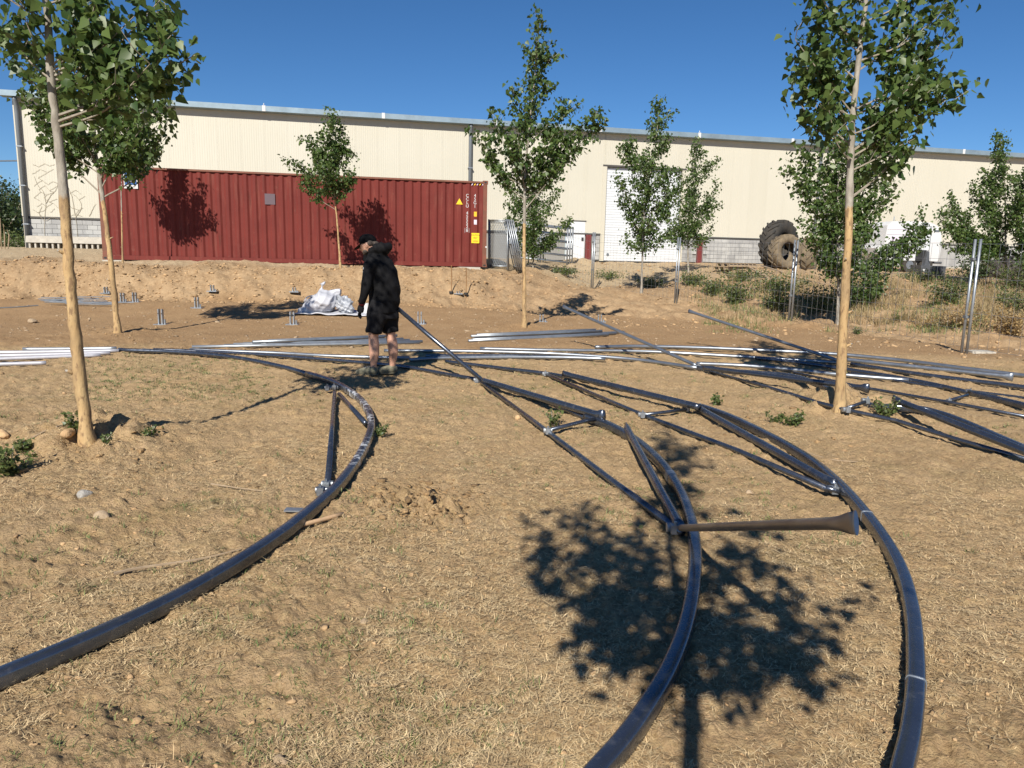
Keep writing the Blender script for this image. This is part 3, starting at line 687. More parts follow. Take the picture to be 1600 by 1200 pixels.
px_tree([(184, 520), (172, 400), (158, 290), (148, 225), (147, 120), (146, 20), (145, -50)],
        [(38, 62), (32, 102), (36, 150), (62, 178), (122, 208), (205, 190), (262, 190), (240, 128), (255, 152), (180, 205), (100, 90), (190, 80), (60, 130), (88, 172), (170, 198), (120, 20), (180, 20), (230, 188), (100, 182)],
        .058, 'leaning poplar with peeled trunk standing in line with the left end of the container', 102, peel=2.2, dens=120, extra=8)
px_tree([(191, 402), (190, 330), (190, 285), (197, 235), (203, 178)],
        [(165, 218), (240, 214), (175, 198), (236, 231), (192, 166), (218, 164), (182, 236), (215, 241), (228, 186), (205, 242), (245, 232), (168, 229)],
        .030, 'small thin stemmed poplar in front of the blue placard on the container', 103, Y=21.9, peel=1.6, dens=175, extra=8, rad=.16)
px_tree([(532, 405), (527, 350), (522, 300), (519, 250), (521, 205), (523, 180)],
        [(468, 260), (482, 265), (481, 218), (500, 208), (545, 215), (548, 240), (550, 265), (545, 284), (500, 236), (535, 222), (488, 244), (508, 270), (533, 200), (530, 288), (520, 284)],
        .036, 'small poplar growing at the top of the bank before the middle of the container', 104, Y=22.3, peel=2.1, dens=175, extra=8, rad=.16)
px_tree([(819, 510), (819, 400), (820, 300), (822, 250), (829, 180), (838, 100), (843, 22)],
        [(745, 215), (757, 226), (772, 190), (799, 140), (801, 165), (826, 78), (864, 85), (860, 62), (897, 158), (933, 174), (928, 196), (900, 232), (872, 240), (800, 236), (845, 262), (826, 272), (880, 165), (786, 202), (828, 132), (858, 130), (815, 250), (862, 215), (840, 240)],
        .050, 'slender poplar with pale peeled trunk right of the container behind the loose pipe bundle', 105, peel=2.15, dens=115, extra=7)
px_tree([(832, 441), (834, 395), (836, 330), (838, 268)],
        [(792, 288), (797, 322), (866, 272), (868, 300), (886, 346), (874, 362), (806, 376), (812, 392), (850, 388), (830, 268), (858, 332), (802, 348), (835, 400), (864, 380), (820, 300)],
        .034, 'bushy low poplar behind the slender pale trunk near the white side door', 106, Y=28.5, peel=0, dens=175, extra=12, rad=.19)
px_tree([(1002, 458), (1004, 400), (1006, 340), (1015, 280), (1025, 220), (1030, 160)],
        [(970, 232), (986, 226), (1046, 218), (1044, 178), (1029, 160), (966, 280), (968, 305), (1050, 262), (1044, 300), (1040, 332), (1044, 366), (978, 374), (1008, 384), (996, 310), (1020, 192), (1058, 292), (1025, 350), (990, 270)],
        .040, 'poplar with grey stem left of the pair in front of the roller door', 107, peel=0, dens=168, extra=12, rad=.19)
px_tree([(1076, 420), (1075, 370), (1080, 300), (1085, 250), (1090, 224)],
        [(1086, 222), (1116, 256), (1123, 290), (1114, 324), (1110, 360), (1098, 370), (1052, 358), (1052, 310), (1056, 268), (1060, 340), (1096, 240), (1038, 336), (1042, 368), (1075, 300), (1100, 330)],
        .040, 'poplar right of the pair in front of the roller door', 108, Y=30.5, peel=0, dens=161, extra=12, rad=.19)
px_tree([(1312, 640), (1318, 500), (1325, 380), (1328, 280), (1333, 180), (1343, 80), (1353, 0), (1365, -120), (1372, -230), (1376, -330)],
        [(1220, 62), (1222, 150), (1228, 75), (1265, 5), (1285, 165), (1512, 52), (1508, 10), (1494, 165), (1488, 110), (1445, 180), (1440, 130), (1408, 165), (1275, 100), (1250, 25), (1440, 20), (1470, 75), (1290, 150), (1240, -60), (1480, -60), (1270, -140), (1450, -150), (1320, -220), (1420, -240), (1255, 110), (1240, 130), (1480, 140)],
        .055, 'tall poplar with straight peeled trunk standing among the pipes at the right', 109, peel=1.95, leaf=.074, dens=125, extra=7, dspread=.5, xlo=.45, rise=(.3, .65), squeeze=.82)
px_tree([(1309, 506), (1310, 430), (1308, 350), (1310, 280), (1316, 200)],
        [(1237, 265), (1243, 237), (1266, 322), (1262, 352), (1374, 290), (1378, 316), (1366, 345), (1384, 215), (1380, 242), (1296, 395), (1272, 378), (1338, 385), (1350, 300), (1290, 270), (1340, 232), (1368, 262), (1290, 330), (1330, 320), (1330, 420), (1300, 220), (1345, 360), (1280, 300), (1330, 280)],
        .042, 'dense grey stemmed poplar directly behind the tall peeled trunk at the right', 110, peel=0, dens=168, extra=12, rad=.19)
px_tree([(1342, 478), (1352, 440), (1368, 405), (1385, 380)],
        [(1452, 352), (1432, 380), (1402, 408), (1382, 438), (1352, 415), (1330, 455), (1345, 470), (1412, 372), (1435, 350), (1372, 420), (1340, 440), (1360, 460), (1390, 400), (1375, 455), (1350, 440)],
        .028, 'low leafy poplar shoot spreading before the white caravan', 111, peel=0, dens=150, extra=5, name='poplar_shrub')
px_tree([(1572, 446), (1571, 380), (1571, 320), (1568, 260), (1563, 216)],
        [(1563, 214), (1546, 276), (1524, 292), (1484, 320), (1472, 336), (1477, 356), (1510, 368), (1520, 388), (1482, 384), (1540, 346), (1588, 272), (1592, 320), (1560, 398), (1590, 396), (1526, 312), (1556, 242), (1500, 345), (1545, 320), (1575, 350), (1535, 375)],
        .045, 'wide poplar in front of the warehouse left of the one cut by the right edge', 112, Y=25.5, peel=0, dens=175, extra=12, rad=.19)
px_tree([(1622, 452), (1621, 380), (1620, 320), (1618, 258)],
        [(1592, 300), (1588, 340), (1590, 375), (1600, 270), (1640, 300), (1655, 350), (1640, 390), (1596, 410), (1620, 262), (1650, 410), (1610, 330)],
        .045, 'poplar cut off by the right edge of the view', 113, Y=24.5, peel=0, dens=175, extra=12, rad=.19)
# the poplar standing behind the viewer, whose shadow falls on the near grass
sd = np.array([math.sin(SUN_AZ), math.cos(SUN_AZ)]); ct_ = 1/math.tan(SUN_EL)
TB = np.array([-.30, -.78])
def sun_src(px, py, k):               # point at horizontal distance k*sd from the shadow point back towards the sun
    g_ = gp(px, py); return g_
tz = lambda px, py, lat=0.0: None
def from_shadow(px, py):
    g_ = gp(px, py)[:2]; along = float((g_-TB)@sd); lat = (g_-TB)-along*sd
    return np.array([TB[0]+lat[0], TB[1]+lat[1], max(.4, along/ct_)])
g0 = gp(1072, 1150)[:2]; TB = g0 - sd*ct_*2.05
b0 = np.array([TB[0], TB[1], float(H(*TB))])
top = from_shadow(1042, 668)
tk = [b0, b0+np.array([.0, 0, 1.2]), b0+np.array([.01, 0, 2.2]), b0+(top-b0)*np.array([.5, .5, .62]), top]
shp = [(800, 850), (790, 880), (850, 800), (870, 930), (900, 870), (955, 1010), (990, 1080), (970, 960), (1150, 870), (1200, 830), (1250, 880), (1320, 990), (1320, 940), (1300, 1080), (1230, 1090), (1150, 1050), (1080, 990), (1050, 930), (1000, 780), (1060, 760), (1090, 700), (1020, 690), (950, 840), (1120, 960), (1180, 980), (1020, 1100), (1240, 1010), (880, 840), (1000, 900), (1100, 800)]
br = []
shp += [(1060, 705), (1040, 745), (1082, 765), (1095, 725), (1050, 785), (1075, 840)]
for i, (a, b) in enumerate(shp):
    a = 1058+(a-1058)*(.86 if a > 1058 else .78); b = b if b < 980 else 980+(b-980)*.88
    p = from_shadow(a, b); k = random.uniform(-.45, .45)        # any point on the sun's ray throws the same shadow
    p = p+np.array([-sd[0]*ct_, -sd[1]*ct_, 1.0])*k
    lat = np.linalg.norm(p[:2]-TB); t = np.clip((p[2]-.15-lat*.7-b0[2])/(top[2]-b0[2]), .46, .93); br.append((float(t), p, 1.0))
poplar(b0, tk, .05, br, 'poplar standing behind the viewer, seen only by its leafy shadow on the near grass', 120, leaf=.082, dens=68, peel=1.8, rad=.10)

# ------------------------------------------------------------------ greenhouse arches and pipes on the ground
def gpath(pts, r, lift=0.0, n=8):
    Q = crom([gp(a, b, r+.024+lift) for a, b in pts], n)
    zz = H(Q[:, 0], Q[:, 1])
    k = 16; zp = np.pad(zz, k, mode='edge'); zs = np.array([zp[i:i+2*k+1].mean() for i in range(len(zz))])
    Q[:, 2] = zs + r + .024 + lift
    return Q
def scuff_of(Q, spots):
    s = np.zeros(len(Q))
    for a, b, rad in spots:
        c = gp(a, b); s = np.maximum(s, np.exp(-((Q[:, :2]-c[:2])**2).sum(1)/(rad*rad)))
    return s
ARCH_SQ = (.92, 1.0)
def flare_tube(A, B, r, end='B', wide=1.75, flat=.8):
    """straight pipe with one hammered, flared end"""
    A = np.array(A, float); B = np.array(B, float); D = B-A; L = np.linalg.norm(D); u = D/L
    ts = [0, .02, max(.05, 1-.15/L), max(.06, 1-.09/L), 1-.04/L, 1.0]; P = [A+D*t for t in ts]
    sq = [(1, 1), (1, 1), (1, 1), (1.0, 1.15), (flat, wide), (flat, wide*1.06)]
    if end == 'A': P = [B-D*t for t in ts]
    m = MB(); m.tube(P, r, 16, sq=sq, cap=True); return m
def arch(name, label, base_px, group=None):
    g = gp(*base_px); return empty(name, g, label, 'arch', group)
def clamp(parent, c, r=.05, m='galv'):
    r = r*.62; c = np.array(c, float); b = MB(); b.tube([c+np.array([-.012, 0, 0])*3, c+np.array([.012, 0, 0])*3], r, 10); b.box(c[0]-.02, c[0]+.02, c[1]-r-.03, c[1]-r+.01, c[2]-.02, c[2]+.03)
    b.tube([c+np.array([0, -r-.02, -.02]), c+np.array([0, -r-.02, .05])], .009, 6); return b.build('clamp', M[m], parent)
def strut(parent, P, r, m='steel', name='strut'):
    return MB().tube(P, r, 8).build(name, M[m], parent, smooth=True)
def gz(px, py, dz): return gp(px, py, dz+.010)
RB = .034
# nearest-left arch
a1 = arch('steel_arch', 'curved dark steel arch sweeping to the lower left corner, with two braces in its bend', (500, 780), 'greenhouse arches lying on the ground')
Q = gpath([(-190, 1135), (-70, 1090), (0, 1060), (100, 1018), (200, 973), (300, 922), (400, 862), (470, 812), (530, 757), (565, 707), (580, 670), (574, 640), (555, 618), (520, 598), (480, 584)], RB)
MB().tube(Q, RB, 18, sq=ARCH_SQ, e=4.2, attr=scuff_of(Q, [(560, 625, .25), (575, 645, .3), (580, 670, .2), (562, 712, .2), (545, 735, .15)])).build('arch_pipe', M['steel_w'], a1, smooth=True, attr='scuff')
Q = gpath([(480, 584), (440, 573), (380, 561), (320, 553), (260, 549), (200, 547), (186, 546)], RB*.86)
MB().tube(Q, RB*.86, 14).build('pipe_extension', M['steel'], a1, smooth=True)
strut(a1, [gz(523, 613, .06), gz(512, 758, .05)], .021); strut(a1, [gz(530, 616, .05), gz(571, 661, .05)], .024)
for c in ((513, 606), (503, 766)): clamp(a1, gz(*c, .05), .035, 'bright')
clamp(a1, gz(524, 605, .04), .046); clamp(a1, gz(512, 757, .05), .04)
p = gp(470, 797, .035); MB().box(p[0]-.09, p[0]+.09, p[1]-.025, p[1]+.03, p[2]-.004, p[2]+.004).build('bracket_plate', M['galv'], a1)
MB().tube([gz(478, 800, .02), gz(482, 812, .02)], .02, 6).build('bracket', M['galv'], a1)
# middle arch
a2 = arch('steel_arch', 'curved dark steel arch running to the bottom edge through the leafy shadow', (1070, 840), 'greenhouse arches lying on the ground')
Q = gpath([(880, 1275), (930, 1212), (975, 1160), (1010, 1110), (1045, 1050), (1070, 985), (1083, 920), (1086, 860), (1078, 810), (1060, 765), (1030, 722), (990, 687), (950, 664), (915, 652)], RB)
MB().tube(Q, RB, 18, sq=ARCH_SQ, e=4.2).build('arch_pipe', M['steel'], a2, smooth=True)
i = int(len(Q)*.72); MB().tube(Q[i:i+2], RB*1.07, 18, sq=ARCH_SQ, e=4.2).build('joint_sleeve', M['galv'], a2)
Q = gpath([(915, 652), (870, 634), (800, 608), (752, 594), (700, 585), (640, 575), (570, 567), (500, 561), (400, 554), (300, 548), (240, 546)], RB*.72)
MB().tube(Q, RB*.72, 12).build('pipe_extension', M['steel'], a2, smooth=True)
flare_tube(gz(756, 595, .085), gz(943, 651, .10), RB*1.0).build('overlapping_tube', M['steel'], a2, smooth=True)
strut(a2, [gz(750, 596, .06), gz(855, 674, .035), gz(960, 754, .035), gz(1066, 832, .05)], .022, name='lower_chord')
strut(a2, [gz(858, 672, .045), gz(905, 660, .06), gz(930, 655, .07)], .018)
m_ = flare_tube(gz(1062, 822, .075), gz(978, 666, .10), RB*.85, wide=1.2, flat=.5); m_.build('strut', M['steel'], a2, smooth=True)
for c in ((745, 594), (757, 596), (856, 673), (926, 653), (1052, 824)): clamp(a2, gz(*c, .05), .042)
tb = gz(1064, 825, .08); tip = at(1337, 817, 1.85)
flare_tube(tb, tip, .0185, wide=1.6, flat=.14).build('raised_strut', M['brown_pole'], a2, smooth=True)
_u = (tip-tb)/np.linalg.norm(tip-tb); MB().tube([tip-_u*.004, tip+_u*.004], .0185*1.75, 16, sq=(.2, 1.02)).build('flattened_end', M['galv'], a2)
# the straight member the man lifts
hb = gz(752, 593, .07); ha = at(590, 455, 9.35)
strut(a2, [hb, hb+(ha-hb)*.5+np.array([0, 0, -.004]), ha], .026, name='lifted_strut')
# right arch
a3 = arch('steel_arch', 'curved dark steel arch running down the right to the bottom edge', (1310, 770), 'greenhouse arches lying on the ground')
Q = gpath([(1395, 1290), (1408, 1212), (1422, 1150), (1430, 1080), (1430, 1020), (1425, 960), (1410, 900), (1385, 850), (1350, 802), (1310, 757), (1260, 716), (1200, 681), (1140, 652), (1095, 636)], RB)
MB().tube(Q, RB, 18, sq=ARCH_SQ, e=4.2).build('arch_pipe', M['steel_w'], a3, smooth=True)
for f_ in (.24, .60):
    i = int(len(Q)*f_); MB().tube([Q[i], Q[i]+(Q[i+1]-Q[i])*.16], RB*1.08, 18, sq=ARCH_SQ, e=4.2).build('joint_sleeve', M['galv'], a3)
Q = gpath([(1095, 637), (1020, 617), (960, 603), (880, 588), (850, 583), (800, 577), (750, 571), (697, 565)], RB*.72)
MB().tube(Q, RB*.72, 12).build('pipe_extension', M['steel'], a3, smooth=True)
flare_tube(gz(1092, 636, .10), gz(880, 584, .10), RB*1.0, wide=1.15, flat=.6).build('overlapping_tube', M['steel'], a3, smooth=True)
flare_tube(gz(1088, 636, .06), gz(1305, 758, .05), RB*.95, wide=1.25).build('inner_tube', M['steel'], a3, smooth=True)
strut(a3, [gz(852, 584, .04), gz(1003, 648, .03), gz(1150, 703, .03), gz(1295, 765, .05)], .021, name='lower_chord')
strut(a3, [gz(1006, 648, .035), gz(1072, 640, .05)], .017)
strut(a3, [gz(1290, 762, .06), gz(1318, 770, .03)], .02)
for c in ((852, 584), (1003, 648), (1072, 638), (1092, 636), (1300, 764)): clamp(a3, gz(*c, .04), .04)
# fourth arch beyond the right poplar
a4 = arch('steel_arch', 'curved steel arch crossing behind the right poplar trunk to the right edge', (1350, 630), 'greenhouse arches lying on the ground')
Q = gpath([(1760, 768), (1600, 702), (1520, 668), (1460, 647), (1400, 631), (1350, 617), (1250, 597), (1180, 585), (1090, 575)], RB)
MB().tube(Q, RB, 14, sq=ARCH_SQ, e=4.2).build('arch_pipe', M['steel'], a4, smooth=True)
Q = gpath([(1090, 575), (1000, 563), (920, 556), (850, 551), (760, 549), (690, 549), (600, 548)], RB*.78)
MB().tube(Q, RB*.78, 10).build('pipe_extension', M['bright'], a4, smooth=True)
flare_tube(gz(1100, 574, .09), gz(1357, 607, .09), RB*.85).build('overlapping_tube', M['steel'], a4, smooth=True)
flare_tube(gz(1720, 752, .09), gz(1396, 624, .10), RB*.95, wide=1.3, flat=.6).build('inner_tube', M['steel'], a4, smooth=True)
strut(a4, [gz(1110, 581, .03), gz(1200, 605, .03), gz(1282, 630, .03), gz(1325, 641, .03), gz(1400, 657, .03), gz(1500, 688, .03), gz(1640, 728, .03)], .020, name='lower_chord')
strut(a4, [gz(1322, 638, .04), gz(1352, 628, .06)], .017)
for c in ((1090, 573), (1352, 626), (1322, 640)): clamp(a4, gz(*c, .05), .042)
b4 = gz(1088, 571, .07); flare_tube(b4, at(880, 479, 12.6), .024, wide=1.4).build('raised_strut', M['bright'], a4, smooth=True)
# fifth arch
a5 = arch('steel_arch', 'curved steel arch just beyond the fourth, joined by a bright clamp near the right edge', (1500, 615), 'greenhouse arches lying on the ground')
Q = gpath([(1760, 672), (1600, 634), (1515, 614)], RB); MB().tube(Q, RB, 12, sq=ARCH_SQ, e=4.2).build('arch_pipe', M['steel'], a5, smooth=True)
Q = gpath([(1515, 614), (1440, 597), (1350, 581), (1250, 567), (1180, 559)], RB*.85); MB().tube(Q, RB*.85, 12).build('pipe_extension', M['steel'], a5, smooth=True)
strut(a5, [gz(1240, 582, .03), gz(1352, 606, .03), gz(1480, 628, .03), gz(1640, 658, .03)], .019, name='lower_chord')
strut(a5, [gz(1482, 626, .04), gz(1512, 617, .06)], .017)
clamp(a5, gz(1512, 612, .05), .05, 'bright'); clamp(a5, gz(1480, 627, .03), .03)
b5 = gz(1318, 566, .07); flare_tube(b5, at(1076, 486, 13.0), .024, wide=1.4).build('raised_strut', M['bright'], a5, smooth=True)
# farther arches and single long pipes
def lone(pts, r, m, label, group='loose pipes', flare=False):
    Q = gpath(pts, r)
    return MB().tube(Q, r, 10).thing('steel_pipe', M[m], label, 'pipe', group, True)
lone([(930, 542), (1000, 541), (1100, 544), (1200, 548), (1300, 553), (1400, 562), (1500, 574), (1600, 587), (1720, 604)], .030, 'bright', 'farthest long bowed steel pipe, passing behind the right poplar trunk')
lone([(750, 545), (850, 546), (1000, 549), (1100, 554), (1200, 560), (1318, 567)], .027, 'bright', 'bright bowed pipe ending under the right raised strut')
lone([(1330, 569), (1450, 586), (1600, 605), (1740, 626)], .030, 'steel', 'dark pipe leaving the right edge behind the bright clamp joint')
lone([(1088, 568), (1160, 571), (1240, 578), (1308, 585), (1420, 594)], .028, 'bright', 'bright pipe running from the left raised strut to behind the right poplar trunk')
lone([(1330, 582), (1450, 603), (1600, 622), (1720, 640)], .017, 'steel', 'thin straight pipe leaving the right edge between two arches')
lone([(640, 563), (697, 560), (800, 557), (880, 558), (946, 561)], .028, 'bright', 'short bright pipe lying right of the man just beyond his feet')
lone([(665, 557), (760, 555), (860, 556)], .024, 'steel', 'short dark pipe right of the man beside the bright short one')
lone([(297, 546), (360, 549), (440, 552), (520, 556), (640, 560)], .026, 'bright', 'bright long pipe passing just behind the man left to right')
lone([(222, 547), (262, 549), (306, 551)], .026, 'pvc', 'short white pipe piece right of the left poplar trunks')
flp = flare_tube(gz(1322, 562, .06), gz(1583, 589, .06), .032); flp.thing('steel_pipe', M['bright'], 'bright pipe with flared end pointing to the right edge', 'pipe', 'loose pipes', True)
for k, (p0, p1, lb) in enumerate([((-60, 552), (186, 547.5), 'longest white pipe at the left edge reaching past the trunk'), ((-60, 558), (172, 551), 'second white pipe from the back in the left edge row'), ((-60, 563.5), (157, 554.5), 'third white pipe in the left edge row, ending right of the trunk'),
                                  ((-60, 571), (72, 567), 'short white pipe nearest the viewer at the left edge'), ((36, 546), (182, 544), 'grey pipe lying behind the white pipes at the left edge')]):
    lone([p0, ((p0[0]+p1[0])/2, (p0[1]+p1[1])/2), p1], .026, 'pvc' if k < 4 else 'galv', lb, 'white pipes at the left edge')
def bundle(ends, r, m, label, group):
    root = empty('pipe_bundle', gp(*ends[0][0]), label, 'pipe bundle')
    for k, (p0, p1, lift) in enumerate(ends):
        A, B = gp(*p0), gp(*p1); A[2] += r+.012+lift; B[2] += r+.012+lift
        MB().tube([A, A*.67+B*.33, A*.33+B*.67, B], r, 8).build('pipe', M[m], root, smooth=True)
bundle([((300, 546), (655, 539), 0), ((350, 544), (660, 537), 0), ((365, 542), (640, 535), 0), ((380, 541), (630, 533), .0), ((395, 543), (600, 534), .05), ((420, 541), (620, 532), .05)], .027, 'galv', 'sheaf of galvanised pipes lying behind the legs of the man', '')
bundle([((732, 536), (950, 526), 0), ((738, 534), (962, 524), 0), ((742, 532), (975, 522), 0), ((736, 533), (940, 524), .05), ((745, 531), (930, 522), .05)], .027, 'galv', 'sheaf of galvanised pipes lying before the slender central poplar', '')
# ------------------------------------------------------------------ ground anchors
def anchor(px, py, h, label):
    p = gp(px, py); r_ = empty('ground_anchor', p, label, 'anchor', 'galvanised ground anchors'); s = h*.74
    MB().box(p[0]-.12, p[0]+.14, p[1]-.10, p[1]+.10, p[2]-.01, p[2]+.012).build('base_plate', M['galv'], r_)
    for dx in (-.048, .022): 
        u_ = MB().box(p[0]+dx, p[0]+dx+.022, p[1]-.035, p[1]+.035, p[2]+.0125, p[2]+s).build('upright', M['galv'], r_)
        MB().tube([(p[0]+dx+.011, p[1]-.038, p[2]+s*.72), (p[0]+dx+.011, p[1]-.044, p[2]+s*.72)], .011, 6).build('bolt_hole', M['black'], u_)
    MB().tube([(p[0]+.09, p[1]-.03, p[2]+.012), (p[0]+.09, p[1]-.03, p[2]+s*.35)], .02, 8).build('peg', M['galv'], r_)
for px, py, h, lb in ((252, 507, .42, 'tall ground anchor standing right of the leaning poplar'), (308, 481, .34, 'ground anchor below the left tree shadow on the container'), (332, 455, .22, 'small ground anchor at the foot of the bank'),
                      (166, 458, .22, 'low ground anchor left of the leaning trunk'), (192, 472, .30, 'ground anchor just right of the leaning trunk'), (211, 472, .32, 'ground anchor second right of the leaning trunk'),
                      (457, 507, .36, 'ground anchor in front of the white tarp'), (656, 506, .36, 'ground anchor behind the strut the man lifts'), (846, 503, .24, 'ground anchor right of the slender central poplar'), (937, 503, .24, 'ground anchor beneath the bright raised strut'),
                      (716, 459, .10, 'flat ground anchor between the two wooden stakes'), (460, 456, .16, 'small bright anchor at the bank foot left of the tarp')):
    anchor(px, py, h, lb)
for px, py, z, lb in ((705, 459, .80, 'left of two thin brown stakes below the container'), (728, 461, .76, 'right of two thin brown stakes below the container')):
    p = gp(px, py); st = empty('stake', p, lb, 'stake', 'thin stakes'); MB().tube([p+np.array([0, 0, -.1]), p+np.array([.01, 0, z*.5]), p+np.array([0, 0, z])], .014, 6).build('rod', M['stakew'], st); MB().tube([p+np.array([0, 0, .01]), p+np.array([0, 0, .07])], .06, 8).build('foot', M['black'], st)
ba_ = empty('bar_heap', gp(115, 474), 'flat heap of thin galvanised bars on the bare soil behind the left trunk', 'bar heap')
for k in range(26):
    x0 = random.uniform(58, 150); y0 = random.uniform(469, 478); A = gp(x0, y0); an = random.gauss(0, .16); L = random.uniform(.5, 1.1); z = A[2]+.02+random.uniform(0, .09)
    MB().tube([(A[0], A[1], z), (A[0]+L*math.cos(an), A[1]+L*math.sin(an), z+random.uniform(-.02, .03))], .010, 5).build('bar', M['galv'], ba_)
wr = crom([gz(-30, 482, .012), gz(20, 480, .012), gz(60, 477, .012)], 5); MB().tube(wr, .012, 5).thing('cable', M['dgrey'], 'thin dark cable on bare soil running to the bar heap', 'cable')

# ------------------------------------------------------------------ tarp and bundles
def lump(V): return .011*np.array([math.sin(14*a+5*c)+.6*math.sin(23*b-9*c)+.7*math.sin(31*c+12*a)-1.3*abs(math.sin(17*a-13*c+8*b))-1.0*abs(math.sin(9*a+21*c-14*b)) for a, b, c in V])
tp_ = gp(512, 493); sc = tp_[1]/F
def tl(px, py, dy=0): return np.array([tp_[0]+(px-512)*sc, tp_[1]+dy, tp_[2]+(493-py)*sc*.88])
t = empty('tarp_bag', tp_, 'white woven tarp bag with tied top, slumped on the bare soil', 'tarp')
m_ = MB(); m_.tube([tl(462, 492, .25), tl(480, 483, .25), tl(500, 470, .25), tl(514, 473, .25), tl(518, 480, .25)], [.10, .24, .34, .28, .16], 14, sq=(1.1, .85))
m_.tube([tl(497, 484, .3), tl(499, 462, .3), tl(498, 450, .3), tl(499, 442, .3)], [.34, .20, .07, .03], 12); m_.tube([tl(499, 443, .3), tl(501, 438, .3), tl(504, 434, .3)], [.022, .05, .035], 8, sq=(1, .5)); m_.tube([tl(499, 443, .3), tl(496, 437, .3)], [.02, .04], 8, sq=(.5, 1)); m_.tube([tl(503, 470, .35), tl(516, 455, .4), tl(528, 452, .4)], [.2, .13, .10], 10); m_.tube([tl(498, 452, .3), tl(506, 455, .3), tl(512, 462, .3)], [.05, .08, .06], 8)
link('bag', remesh(m_, 'bag', .02, 3, lambda V: lump(V-tp_)), M['tarp'], t, True).location = -tp_
x0, x1 = tl(462, 0)[0], tl(574, 0)[0]; gx_, gy_ = np.meshgrid(np.linspace(x0, x1, 40), np.linspace(tp_[1]-.12, tp_[1]+.75, 20)); gz_ = H(gx_, gy_)+.05+.05*fbm(gx_, gy_, .22, 2, 5)
q = np.arange(19)[:, None]*40+np.arange(39)[None]; me = npmesh('sheet', np.stack([gx_-tp_[0], gy_-tp_[1], gz_-tp_[2]], -1).reshape(-1, 3), np.stack([q, q+1, q+41, q+40], -1).reshape(-1, 4), 4); so_ = link('sheet', me, M['tarp'], t, True)
md = so_.modifiers.new('s', 'SOLIDIFY'); md.thickness = .02
for k in range(4): MB().tube(crom([tl(498, 462, .1), tl(488-k*2, 458+k, .1), tl(478-k, 462+k*2, .05), tl(482, 468+k, .05)], 5), .008, 4).build('cord', M['tarp'], t)
pb_ = tl(534, 489, .2); t2 = empty('wrapped_bundle', pb_, 'grey plastic wrapped bundle beside the white tarp bag', 'bundle')
m_ = MB(); m_.tube([tl(522, 478, .25), tl(530, 475, .2), tl(542, 481, .15), tl(550, 486, .12)], [.12, .17, .16, .08], 12); m_.tube([tl(520, 464, .4), tl(532, 466, .35), tl(544, 476, .3)], [.10, .14, .10], 10)
link('wrap', remesh(m_, 'wrap', .022, 1, lambda V: 1.6*lump((V-tp_)*1.7)), M['plastic'], t2, True).location = -pb_
p = tl(568, 490, .35); MB().tube([p, p+np.array([0, 0, .1]), p+np.array([0, 0, .24])], [.085, .095, .10], 12).thing('bucket', M['white'], 'small white tub half hidden by the man', 'tub', smooth=False)

